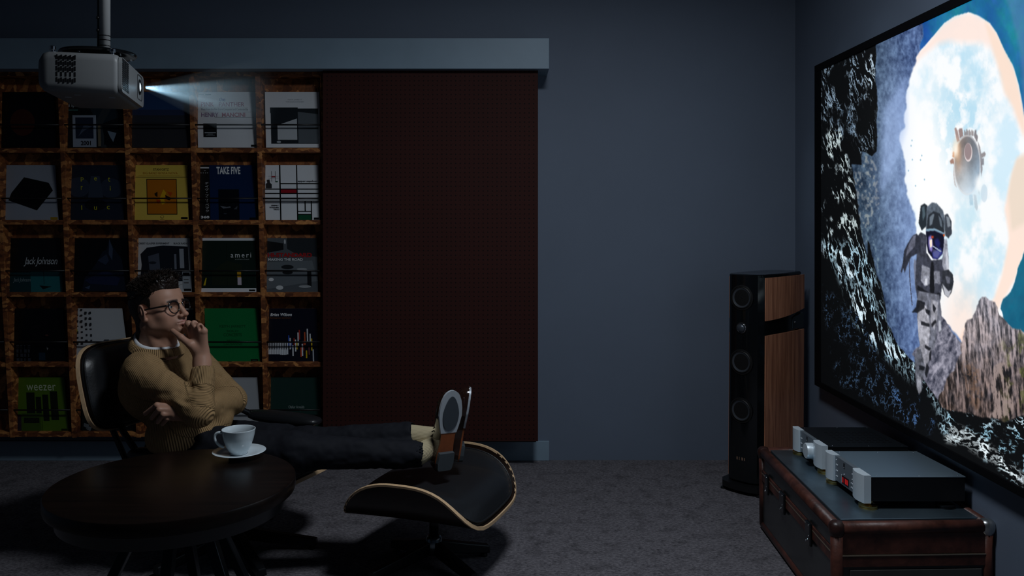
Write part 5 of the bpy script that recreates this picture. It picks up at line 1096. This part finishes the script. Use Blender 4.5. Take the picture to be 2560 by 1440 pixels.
# the head field, turned and set on the neck
cor_ = np.array([H2W((x_, y_, z_)) for x_ in (-.12, .135) for y_ in (-.1, .1) for z_ in (-.18, .13)]); slh = bd._sl(cor_.min(0), cor_.max(0)); gx, gy, gz_ = bd._g(slh)
lx_, ly_, lz_ = [((gx - HO[0]) * HR[0, i] + (gy - HO[1]) * HR[1, i] + (gz_ - HO[2]) * HR[2, i]).astype(np.float32) for i in range(3)]
lz_ = np.where(lz_ < 0, lz_ / .87, lz_); ii = [(q - hd.lo[i]) / hd.h for i, q in enumerate((lx_, ly_, lz_))]
ok = np.ones(lx_.shape, bool)
for i in range(3): ok &= (ii[i] >= 0) & (ii[i] < hd.n[i] - 1.001)
i0 = [np.clip(np.floor(q), 0, hd.n[i] - 2).astype(np.int32) for i, q in enumerate(ii)]; fr3 = [np.clip(q - i0[i], 0, 1) for i, q in enumerate(ii)]; val = 0
for a in (0, 1):
    for b in (0, 1):
        for c in (0, 1): val = val + hd.D[i0[0] + a, i0[1] + b, i0[2] + c] * (fr3[0] if a else 1 - fr3[0]) * (fr3[1] if b else 1 - fr3[1]) * (fr3[2] if c else 1 - fr3[2])
bd.D[slh] = np.where(ok, val, .05)
del lx_, ly_, lz_, ii, i0, fr3, val, ok
Rm = [P(471, 810, 3.040), P(485, 810, 3.020), P(499, 817, 3.012), P(510, 828, 3.016)]
Rp = [P(468, 816, 3.082), P(480, 816, 3.068), P(493, 823, 3.060), P(504, 835, 3.055)]
Rt = [P(470, 842, 3.080), P(480, 845, 3.070), P(491, 852, 3.062), P(501, 858, 3.055)]
th = [P(495, 880, 3.035), P(476, 862, 3.012), P(452, 843, 3.016), P(432, 827, 3.030)]
rh = bd
rh.cap(P(504, 965, 2.995), P(505, 905, 3.035), .036, .0285, .02); rh.cap(P(505, 905, 3.035), P(503, 880, 3.040), .0275, .026, .02)
for i, (m_, p_, t_) in enumerate(zip(Rm, Rp, Rt)):
    r0 = [.0105, .0108, .0102, .0092][i]
    rh.cap(P(498 + 4 * i, 884, 3.040), m_, .0145, .0118, .016); rh.cap(m_, p_, r0 * 1.06, r0 * .92, .006); rh.cap(p_, t_, r0 * .92, r0 * .78, .004); rh.ell(m_ + V(0, -.002, .001), (.0112, .0105, .0105), .006)
rh.cap(P(492, 868, 3.035), P(488, 835, 3.045), .016, .014, .02); rh.cap(Rp[0] + V(.002, -.008, -.010), Rp[3] + V(-.002, -.008, -.004), .013, .013, .012)
rh.cap(th[0], th[1], .017, .0138, .016); rh.cap(th[1], th[2], .0132, .0108, .006); rh.cap(th[2], th[3], .0112, .0088, .005)
for i in range(3):
    a = (Rm[i] + Rm[i + 1]) / 2 + V(-.002, -.008, .006); rh.ell(a, (.004, .006, .007), .010, sub=True)
Lm = [P(430, 1016, 2.930), P(431, 1025, 2.920), P(432, 1035, 2.920), P(434, 1044, 2.930)]
Lp = [P(392, 1013, 2.915), P(398, 1024, 2.902), P(408, 1036, 2.903), P(418, 1046, 2.915)]
Lt = [P(363, 1034, 2.935), P(380, 1045, 2.918), P(394, 1055, 2.915), P(406, 1061, 2.922)]
lh = bd
lh.cap(P(505, 1030, 3.03), P(468, 1032, 2.972), .030, .026, .02)
for i, (m_, p_, t_) in enumerate(zip(Lm, Lp, Lt)):
    r0 = [.0102, .0105, .010, .009][i]; lh.cap(P(466, 1025 + 5 * i, 2.965), m_, .0150, .0118, .016); lh.cap(m_, p_, r0 * 1.06, r0 * .95, .006); lh.cap(p_, t_, r0 * .95, r0 * .76, .004)
lh.cap(P(462, 1022, 2.965), P(425, 1004, 2.958), .014, .010, .012); lh.cap(P(425, 1004, 2.958), P(402, 1002, 2.962), .010, .0085, .005)
# trunk and arms under the clothes
bd.cap(N0 + V(.01, 0, .06), CHc, .048, .07, .03); bd.cap(CHc, BEc + V(0, 0, -.02), .075, .06, .03)
bd.cap(N0 + V(0, 0, -.06), shR, .035, .036, .03); bd.cap(N0 + V(0, 0, -.06), shL + V(0, -.035, -.01), .035, .034, .03)
bd.cap(shR, elR, .036, .032, .02); bd.cap(elR, P(504, 960, 2.995), .032, .034, .02); bd.cap(shL + V(0, -.035, -.01), elL, .036, .032, .02); bd.cap(elL, P(500, 1031, 3.02), .032, .028, .02)
bv, bf = bd.mesh(); bv = relax(bv, bf, 1, .45); hl = W2H(bv); hl[:, 2] = np.where(hl[:, 2] < 0, hl[:, 2] / .87, hl[:, 2])
x, y, z = hl.T; ay = np.abs(y)
skin = np.array([.43, .235, .16]); cols = np.repeat(skin[None], len(bv), 0)
g3 = lambda c, r: np.exp(-(((x - c[0]) / r[0]) ** 2 + ((ay - c[1]) / r[1]) ** 2 + ((z - c[2]) / r[2]) ** 2))
def tint(w, c): global cols; w = np.clip(w, 0, 1)[:, None]; cols = cols * (1 - w) + np.array(c) * w
nzh = nz3(hl, 260, 3)
tint(.55 * g3((.075, .046, -.03), (.03, .022, .02)), (.50, .235, .165)); tint(.5 * g3((.118, 0, -.042), (.014, .014, .012)), (.52, .24, .17))
st = np.maximum.reduce([g3((.105, .010, -.0585), (.016, .018, .0065)), g3((.085, .0, -.100), (.022, .022, .016)), .5 * g3((.05, .045, -.090), (.04, .022, .016)), .9 * g3((.095, .026, -.072), (.012, .008, .014)), .25 * g3((.02, .06, -.055), (.015, .02, .03))])
tint(.70 * st * (.55 + .45 * nzh) * (x > -.01), (.10, .055, .04))
lipm = (np.maximum(g3((.1055, .004, -.0655), (.012, .015, .0042)), g3((.104, .002, -.0775), (.012, .014, .0048)))) * (x > .088)
tint(1.1 * lipm, (.44, .185, .16))
brow = np.exp(-((z - (.0215 - .10 * np.maximum(ay - .030, 0) + .10 * np.minimum(ay - .030, 0) * .5)) / .0042) ** 2) * sstep(.008, .013, ay) * (1 - sstep(.046, .054, ay)) * (x > .05)
tint(1.1 * brow, (.022, .013, .010)); tint(.5 * g3((.0905, .032, .0045), (.008, .013, .0018)), (.05, .03, .025))
tint(.25 * g3((.0, .085, -.01), (.03, .03, .03)), (.52, .22, .16))

cols[:] = np.where((z > -.15)[:, None], cols, skin)
kn = np.max([np.exp(-(np.linalg.norm(bv - m_, axis=1) / .010) ** 2) for m_ in Rm + Lm], 0)[:, None]; cols = cols * (1 - .35 * kn) + np.array([.50, .235, .175]) * .35 * kn
cols = cols * (.93 + .14 * nz3(bv, 60, 5)[:, None])
skm = mat('skin', tuple(skin), .48, spec=.38); nt = skm.node_tree; vc = nt.nodes.new('ShaderNodeVertexColor'); vc.layer_name = 'col'; nt.links.new(vc.outputs[0], bsdf(skm).inputs['Base Color'])
bsdf(skm).inputs['Subsurface Weight'].default_value = .12; bsdf(skm).inputs['Subsurface Radius'].default_value = (.006, .0025, .0015); bsdf(skm).inputs['Subsurface Scale'].default_value = 1.0
nobj('body', bv, bf, skm, pers, cols=cols)
for s in (-1, 1):
    c_ = H2W((.0775, .032 * s, 0)); gz = nrm(HR @ V(1, .0, .02)); r_ = .0122; prof = []
    e = MB(); q_ = np.radians([0.5, 11, 11.5, 29, 30, 60, 90, 130, 175]); prof = [(r_ * math.sin(a), r_ * math.cos(a)) for a in q_][::-1]
    n_ = 24; e.lathe(prof, c_, gz, n_)
    mi_ = []
    for k in range(len(prof) - 1): mi_ += [[0, 0, 0, 0, 1, 1, 2, 2][k]] * n_
    mi_ += [0, 2]; e.m = mi_
    obj('eye', e, [mat('eye_white', (.62, .60, .57), .12), mat('iris', (.10, .13, .15), .12), mat('pupil', (.004, .004, .004), .08)], pers, smooth=True)

# hair
hr = SDF((-.130, -.105, -.130), (.125, .105, .165), .0022)
hr.ell((-.005, 0, .034), (.1005, .0785, .087), .02); hr.cap((-.030, 0, -.045), (-.046, 0, -.110), .058, .0585, .03)
hr.ell((.012, 0, .090), (.082, .062, .040), .03); hr.ell((.055, -.004, .106), (.028, .050, .026), .025); hr.ell((-.03, 0, .09), (.06, .06, .035), .03)
zt_ = np.array([-.13, -.105, -.085, -.05, -.038, -.034, -.015, .0, .02, .045, .070, .086, .098, .17]); xt_ = np.array([-.062, -.060, -.052, -.030, -.022, .014, .026, .036, .054, .068, .078, .084, .090, .084])
X_, Y_, Z_ = hr._g((slice(None),) * 3); xh = np.interp(hr.ax[2], zt_, xt_).astype(np.float32)[None, None, :]
cut = (X_ - xh + .10 * np.maximum(np.abs(Y_) - .030, 0) * 0) * .8 + 0 * Y_; cut2 = (-.100 - Z_) + 0 * X_ + 0 * Y_
tmp = np.maximum(np.maximum(hr.D, cut), cut2)
ear = np.sqrt(((X_ + .001) / .027) ** 2 + ((Z_ + .004) / .036) ** 2) - 1; tmp = np.maximum(tmp, np.where(np.abs(Y_) > .062, -ear * .02, -1)); hr.D = tmp.astype(np.float32)
av, af = hr.mesh(); av[:, 2] = np.where(av[:, 2] < 0, av[:, 2] * .87, av[:, 2]); av = relax(av, af, 1, .5); an = vnormals(av, af)
sd_ = nz3(av * np.array([1, 1.6, 1]), 190, 7) - .5 + .6 * (nz3(av, 70, 9) - .5); topw = sstep(.06, .12, av[:, 2])
av = av + an * (sd_ * (.0016 + .006 * topw))[:, None]
hairm = mat('dark_brown_hair', (.016, .010, .007), .42, spec=.45, var=.4, vscale=160)
hair = nobj('hair', H2W(av), af, hairm, pers)
rr_ = random.Random(11); sv, sf = [], []
tops = np.where((an[:, 2] > .1) & (av[:, 2] > .055) & (av[:, 0] > -.085))[0]
for k in range(1500):
    i = rr_.choice(tops); p = av[i] - an[i] * .003; fr_ = (p[0] + .09) / .18
    d = nrm(an[i] * .55 + V(.15 + .65 * fr_, rr_.uniform(-.45, .45) - .2, .75)); l = (.016 + .022 * max(0, fr_)) * rr_.uniform(.6, 1.15); cur = V(rr_.uniform(-.5, .25), rr_.uniform(-.6, .6), -.35)
    if p[0] > .05: l *= .8
    pts = [p + d * l * t + cur * l * t * t * .8 for t in (0, .35, .7, 1)]; w = rr_.uniform(.0011, .0020); a = nrm(np.cross(d, V(.3, .2, .9))); b = np.cross(d, a); o_ = len(sv)
    for j, q in enumerate(pts[:3]):
        for ang in (0, 2.09, 4.19): sv.append(q + w * (1 - .25 * j) * (a * math.cos(ang) + b * math.sin(ang)))
    sv.append(pts[3])
    for j in range(2):
        for m_ in range(3): sf.append((o_ + 3 * j + m_, o_ + 3 * j + (m_ + 1) % 3, o_ + 3 * j + 3 + (m_ + 1) % 3, o_ + 3 * j + 3 + m_))
    for m_ in range(3): sf.append((o_ + 6 + m_, o_ + 6 + (m_ + 1) % 3, o_ + 9))
ho = obj('hair_strands', (H2W(np.array(sv)), sf), hairm, hair, smooth=True); ho['kind'] = 'stuff'

# glasses
gl = obj('eyeglasses', MB().tube([H2W((.1055, -.0085, .0065)), H2W((.1085, 0, .009)), H2W((.1055, .0085, .0065))], .0015, 8), gold_m, pers, smooth=True)
gl['label'] = 'black rimmed round eyeglasses'
acet = mat('black_acetate', (.008, .008, .009), .15, spec=.6, coat=.4)
lensm = bpy.data.materials.new('spectacle_lens'); lensm.use_nodes = True; nt = lensm.node_tree; nt.nodes.clear()
o_ = nt.nodes.new('ShaderNodeOutputMaterial'); mx = nt.nodes.new('ShaderNodeMixShader'); tr = nt.nodes.new('ShaderNodeBsdfTransparent'); gs = nt.nodes.new('ShaderNodeBsdfGlossy'); gs.inputs['Roughness'].default_value = .03; fz = nt.nodes.new('ShaderNodeFresnel'); fz.inputs[0].default_value = 1.5
tr.inputs[0].default_value = (.95, .93, .90, 1); nt.links.new(fz.outputs[0], mx.inputs[0]); nt.links.new(tr.outputs[0], mx.inputs[1]); nt.links.new(gs.outputs[0], mx.inputs[2]); nt.links.new(mx.outputs[0], o_.inputs[0])
for s in (-1, 1):
    wrap = .12 * s; cx_ = V(.1015, .0335 * s, -.003)
    def gp(a, k=1.0, dx=0):
        yy, zz_ = .0235 * math.cos(a) * k, .0220 * math.sin(a) * k
        if zz_ > 0: yy *= 1.03
        return H2W(cx_ + V(-yy * math.sin(wrap) + dx - .10 * zz_ * .0, yy, zz_ + (.0015 if abs(math.cos(a)) > .7 and zz_ > 0 else 0)))
    an_ = np.linspace(0, 2 * math.pi, 49); rad = [.0021 + .0016 * max(0, math.sin(a)) for a in an_]
    obj('rim', MB().tube([gp(a) for a in an_], rad, 8, cap=False), acet, gl, smooth=True)
    obj('lens', MB().poly([gp(a, .98) for a in an_[:-1]]), lensm, gl)
    hgy = .0335 * s + .0245 * s
    obj('temple', MB().tube([H2W((.0985, hgy, .006)), H2W((.094, hgy + .0055 * s, .0068)), H2W((.05, .0735 * s, .0085)), H2W((.005, .0835 * s, .0095)), H2W((-.014, .0825 * s, .001)), H2W((-.022, .0790 * s, -.014))], [.0030, .0034, .0031, .0026, .0023, .0018], 8), acet, gl, smooth=True)

# sweater
sw = SDF((-1.47, 2.83, .36), (-.86, 3.47, .96), .0034)
sw.ell(CHc, (.118, .176, .150), .05, TRm); sw.ell(BEc, (.112, .128, .140), .05, TRm); sw.ell(PEc + V(.0, -.02, .02), (.115, .128, .080), .05, TRm)
sw.cap(N0 + V(0, 0, -.065), CHc, .070, .11, .05)
sw.cap(N0 + V(-.01, -.02, -.070), shR, .052, .062, .05); sw.cap(N0 + V(.03, .05, -.065), shL, .048, .060, .05)
sw.cap(shR, elR, .0615, .0530, .035); sw.cap(elR, P(507, 940, 3.005), .0535, .0405, .016); sw.cap(P(507, 950, 3.00), P(507, 930, 3.012), .0420, .0395, .006)
sw.cap(shL, elL, .064, .0560, .035); sw.cap(elL, P(478, 1033, 3.01), .0555, .044, .016)
sw.cap(P(425, 1088, 3.06), P(545, 1056, 3.11), .085, .040, .03); sw.cap(P(440, 1060, 3.04), P(560, 1050, 3.13), .05, .032, .025); sw.cap(P(430, 1108, 3.03), P(510, 1092, 3.06), .06, .05, .02)
sw.cap(N0 + V(.012, -.008, .0), N0 + V(0, 0, .10), .078, .082, .012, sub=True)
sw.cap(P(507, 928, 3.014), P(506, 880, 3.04), .034, .034, .004, sub=True)
sv_, sf_ = sw.mesh(); sv_ = relax(sv_, sf_, 2, .5); sn = vnormals(sv_, sf_)
disp = np.zeros(len(sv_))
def fold(a, b, w, amp, bend=0.0):
    global disp
    a, b = np.array(a), np.array(b); ab = b - a; t = np.clip(((sv_ - a) @ ab) / (ab @ ab), 0, 1); d = np.linalg.norm(sv_ - (a + t[:, None] * ab), axis=1)
    env = np.sin(np.pi * np.clip(t * .9 + .05, 0, 1)); disp += amp * env * np.exp(-(d / w) ** 2)
# elbow creases of the near arm, drag lines over the chest, rolls at the hem
for (p1, p2, w, am) in [((476, 1000, 2.93), (436, 975, 2.93), .011, -.010), ((486, 1004, 2.90), (450, 1010, 2.91), .010, -.009), ((490, 985, 2.94), (462, 948, 2.95), .010, -.010), ((500, 975, 2.93), (482, 960, 2.95), .008, -.008), ((472, 1018, 2.90), (430, 1000, 2.91), .009, .008), ((500, 1000, 2.90), (520, 985, 2.92), .008, -.007), ((485, 1010, 2.9), (512, 1022, 2.9), .008, -.006),
                        ((345, 975, 2.97), (420, 952, 2.96), .013, .008), ((340, 955, 2.98), (400, 930, 2.98), .012, -.008), ((352, 985, 2.96), (440, 985, 2.92), .012, -.008), ((375, 890, 3.0), (432, 935, 3.02), .012, -.010), ((420, 900, 3.07), (470, 945, 3.02), .013, .010), ((400, 905, 3.05), (455, 960, 3.0), .010, -.012), ((445, 905, 3.09), (478, 935, 3.05), .010, -.009),
                        ((545, 950, 3.2), (585, 975, 3.17), .010, -.007), ((540, 975, 3.16), (590, 985, 3.15), .010, .006), ((530, 930, 3.2), (570, 945, 3.2), .009, -.006), ((525, 1015, 3.06), (560, 1022, 3.10), .010, -.006),
                        ((408, 1110, 2.96), (440, 1060, 2.95), .013, .011), ((420, 1112, 2.96), (465, 1065, 2.97), .012, -.011), ((440, 1112, 2.97), (505, 1065, 3.0), .013, .010), ((462, 1110, 2.98), (535, 1066, 3.03), .011, -.010), ((485, 1105, 3.0), (560, 1058, 3.08), .012, .008), ((410, 1070, 2.97), (480, 1050, 2.98), .011, -.008)]:
    fold(P(*p1), P(*p2), w, am)
disp += .0045 * (nz3(sv_ @ TRm * np.array([1, 1, .55]), 28, 13) - .5) + .0025 * (nz3(sv_, 62, 15) - .5)
sv_ = sv_ + sn * disp[:, None]
def segd(a, b): ab = b - a; t0 = ((sv_ - a) @ ab) / (ab @ ab); t = np.clip(t0, 0, 1); return np.linalg.norm(sv_ - (a + t[:, None] * ab), axis=1), t0 * np.linalg.norm(ab)
d1, t1 = segd(shR, elR); d2, t2 = segd(elR, P(507, 925, 3.015)); d3, t3 = segd(shL, elL); d4, t4 = segd(elL, P(478, 1033, 3.01))
lc_ = (sv_ - CHc) @ TRm; ang = np.arctan2(lc_[:, 1], lc_[:, 0]) * .145
axf = nrm(P(507, 925, 3.015) - elR); e1_ = nrm(np.cross(axf, V(0, 1, 0))); e2_ = np.cross(axf, e1_); q_ = sv_ - elR; cuffang = np.arctan2(q_ @ e2_, q_ @ e1_) * .043
rib = ang + .12 * lc_[:, 2]; best = np.full(len(sv_), .085)
for d, t in ((d1, t1 * .9), (d3, t3), (d4, t4)): w_ = d < best; rib = np.where(w_, t, rib); best = np.where(w_, d, best)
w_ = (d2 < best) & (d2 < .062); rib = np.where(w_, np.where(t2 > .085, cuffang, t2), rib)
knit = mat('tan_rib_knit', (.385, .245, .118), .85, spec=.12, sheen=.0, var=.08, vscale=30); nt = knit.node_tree; N = nt.nodes; L = nt.links
at1 = N.new('ShaderNodeAttribute'); at1.attribute_name = 'rib'; m1 = N.new('ShaderNodeMath'); m1.operation = 'MULTIPLY'; m1.inputs[1].default_value = 2 * math.pi / .0058; L.new(at1.outputs['Fac'], m1.inputs[0])
m2 = N.new('ShaderNodeMath'); m2.operation = 'SINE'; L.new(m1.outputs[0], m2.inputs[0]); bp = N.new('ShaderNodeBump'); bp.inputs['Strength'].default_value = .8; bp.inputs['Distance'].default_value = .0022; L.new(m2.outputs[0], bp.inputs['Height']); L.new(bp.outputs[0], bsdf(knit).inputs['Normal'])
swo = nobj('sweater', sv_, sf_, knit, pers, flt=rib)
NC = P(392, 852, 3.120)
def ring(rf, rl, dz, tilt, n_=48): return [NC + F_ * (rf * math.cos(a)) + L_t * (rl * math.sin(a)) + U_ * (dz - tilt * math.cos(a) + .006 * math.cos(2 * a)) for a in np.linspace(0, 2 * math.pi, n_ + 1)]
cl_ = MB(); rings = []
for rf, rl, dz in ((.096, .101, -.022), (.092, .097, -.010), (.086, .091, .001), (.080, .085, .006), (.076, .081, .002), (.078, .083, -.016)): rings.append(ring(rf, rl, dz - .004, .030)[:-1])
cl_.loft(rings, cap=False); co_ = obj('collar', cl_, knit, swo, smooth=True)
cu_ = len(co_.data.vertices); a_ = co_.data.attributes.new('rib', 'FLOAT', 'POINT'); a_.data.foreach_set('value', np.array([(k % 48) / 48 * .48 for k in range(cu_)], np.float32))
tee = MB(); tee.loft([ring(rf, rl, dz - .005, .031)[:-1] for rf, rl, dz in ((.078, .083, -.02), (.076, .081, .006), (.072, .077, .0150), (.067, .072, .014), (.065, .070, -.01))], cap=False)
obj('undershirt', tee, mat('white_cotton', (.72, .74, .76), .8), pers, smooth=True)

# trousers
trm = mat('black_trousers', (.010, .011, .015), .75, spec=.15, bump=.2, bscale=25)
hipN, hipF = P(452, 1118, 3.10), P(500, 1100, 3.30); knN, knF = P(740, 1130, 2.99), P(770, 1112, 3.16); anN, anF = P(1046, 1136, 3.035), P(1022, 1088, 3.115)
tr_ = SDF((-1.50, 2.80, .22), (-.20, 3.52, .62), .0046)
tr_.ell(PEc + V(0, 0, -.015), (.145, .180, .09), .04, TRm); tr_.cap(hipN, knN, .092, .066, .04); tr_.cap(knN, anN, .064, .046, .03); tr_.cap(hipF, knF, .092, .064, .04); tr_.cap(knF, anF, .062, .049, .03)
for k_, a_ in ((knN, anN), (knF, anF)): d_ = nrm(a_ - k_); tr_.cap(a_ + d_ * .085, a_ + d_ * .25, .075, .09, .004, sub=True); tr_.cap(a_ - d_ * .01, a_ + d_ * .2, .041, .041, .003, sub=True)
tv_, tf_ = tr_.mesh(); tv_ = relax(tv_, tf_, 2, .5); tn_ = vnormals(tv_, tf_); tv_ = tv_ + tn_ * (.010 * (nz3(tv_ * np.array([.6, 1.2, 1.2]), 26, 31) - .5) + .004 * (nz3(tv_, 60, 33) - .5))[:, None]
nobj('trousers', tv_, tf_, trm, pers)
# socks and shoes
sockm = mat('beige_rib_sock', (.44, .37, .23), .85, bump=.0); nt = sockm.node_tree; N = nt.nodes; L = nt.links
wv = N.new('ShaderNodeTexWave'); wv.inputs['Scale'].default_value = 75; wv.bands_direction = 'Z'; tcx = N.new('ShaderNodeTexCoord'); L.new(tcx.outputs['Object'], wv.inputs['Vector']); bp = N.new('ShaderNodeBump'); bp.inputs['Strength'].default_value = .5; bp.inputs['Distance'].default_value = .002; L.new(wv.outputs['Fac'], bp.inputs['Height']); L.new(bp.outputs[0], bsdf(sockm).inputs['Normal'])
upm = mat('dark_brown_patent', (.020, .009, .006), .14, spec=.6, coat=.5); tan = mat('tan_sole_leather', (.20, .055, .017), .4, var=.2, vscale=25); rimm = mat('grey_sole_rim', (.42, .46, .50), .38, metal=.25); padm = mat('slate_rubber', (.040, .050, .062), .5); heelm = mat('grey_heel_rubber', (.045, .055, .062), .5)
def shoe(heel, toe, nS):
    nS = nrm(nS); ln = float(np.linalg.norm(toe - heel)); ul = nrm(toe - heel); nS = nrm(nS - ul * (nS @ ul)); wd = np.cross(ul, nS)
    wu = [(0, .022), (.03, .031), (.10, .0345), (.20, .033), (.32, .029), (.44, .030), (.56, .040), (.68, .0475), (.78, .0465), (.87, .041), (.94, .032), (.975, .023), (.992, .014), (1, .006)]
    off = lambda u: .006 * math.sin(u * 3.0)
    def hw(u): return float(np.interp(u, [a for a, _ in wu], [b for _, b in wu]))
    def pt(u, w, h): return heel + ul * (u * ln) + wd * (w + off(u)) - nS * h
    us = np.linspace(0, 1, 40)
    def outline(sc, h, u0=0, u1=1): uu = np.linspace(u0, u1, 40); return [pt(u, hw(u) * sc, h) for u in uu] + [pt(u, -hw(u) * sc, h) for u in uu[::-1]]
    s_ = MB().loft([outline(1.0, .0), outline(1.0, .008)]); so_ = obj('shoe', s_, tan, pers, smooth=True, angle=40)
    rim = MB(); rim.loft([outline(1.02, -.0015, .47, 1.0), outline(1.04, .006, .47, 1.005)]); obj('sole_rim', rim, rimm, so_, smooth=True, angle=30)
    cen = .70
    pad = MB(); pp = []
    for a in np.linspace(0, 2 * math.pi, 48, endpoint=False):
        u = .715 + .215 * math.sin(a); w = .034 * math.cos(a) * (1.0 - .28 * math.sin(a) * (1 if math.sin(a) > 0 else .35)); pp.append((u, w))
    pad.loft([[pt(u, w, -.001) for u, w in pp], [pt(u, w * .99, -.0045) for u, w in pp]]); obj('sole_pad', pad, padm, so_, smooth=True, angle=30)
    hl_ = MB().loft([outline(1.0, .002, 0.0, .235), outline(.97, -.013, .01, .225)]); obj('heel_block', hl_, heelm, so_, smooth=True, angle=30)
    hh = [(0, .055), (.06, .080), (.14, .092), (.24, .094), (.34, .088), (.46, .076), (.60, .064), (.75, .054), (.87, .046), (.95, .034), (.99, .018), (1.0, .010)]
    rings = []
    for u in np.concatenate([np.linspace(-.005, .06, 5), np.linspace(.1, .9, 22), np.linspace(.92, 1.012, 8)]):
        H_ = float(np.interp(u, [a for a, _ in hh], [b for _, b in hh])); w = max(.003, hw(min(max(u, .004), .996))) * 1.02
        rg = []
        for a in np.linspace(0, math.pi, 17):
            c_, sn_ = math.cos(a), math.sin(a); nar = 1 - .25 * sn_ ** 2 * (u < .5); rg.append(pt(u, w * np.sign(c_) * abs(c_) ** .75 * nar, .006 + (H_ - .006) * sn_ ** .85))
        rings.append(rg)
    um = MB(); n_ = 17; um.loft(rings, cap=False, closed=False); um.add(rings[0], [tuple(range(n_))]); um.add(rings[-1], [tuple(range(n_))[::-1]]); obj('shoe_upper', um, upm, so_, smooth=True)
    for k in range(3): obj('shoe_lace', MB().tube([pt(.40 + .05 * k, -.018, .082 - .006 * k), pt(.41 + .05 * k, 0, .087 - .006 * k), pt(.40 + .05 * k, .018, .082 - .006 * k)], .002, 6), black_m, so_, smooth=True)
    return pt
ptN = shoe(P(1106, 1176, 3.045), P(1131, 977, 3.030), V(.60, -.80, .02))
ptF = shoe(P(1146, 1150, 3.165), P(1177, 969, 3.150), V(.98, .12, .05))
sk1 = SDF(np.minimum(anN, ptN(.2, 0, .1)) - .1, np.maximum(anN, ptN(.2, 0, .1)) + .1, .003); sk1.cap(anN + V(.0, 0, 0), ptN(.20, 0, .085), .038, .036, .01); sk1.cap(ptN(.20, 0, .085), ptN(.12, 0, .05), .034, .028, .01)
v_, f_3 = sk1.mesh(); nobj('sock', v_, f_3, sockm, pers)
sk2 = SDF(np.minimum(anF, ptF(.24, 0, .09)) - .1, np.maximum(anF, ptF(.24, 0, .09)) + .1, .003); sk2.cap(anF + V(.0, 0, 0), ptF(.26, 0, .085), .0390, .038, .01)
v_, f_3 = sk2.mesh(); nobj('sock', v_, f_3, sockm, pers)
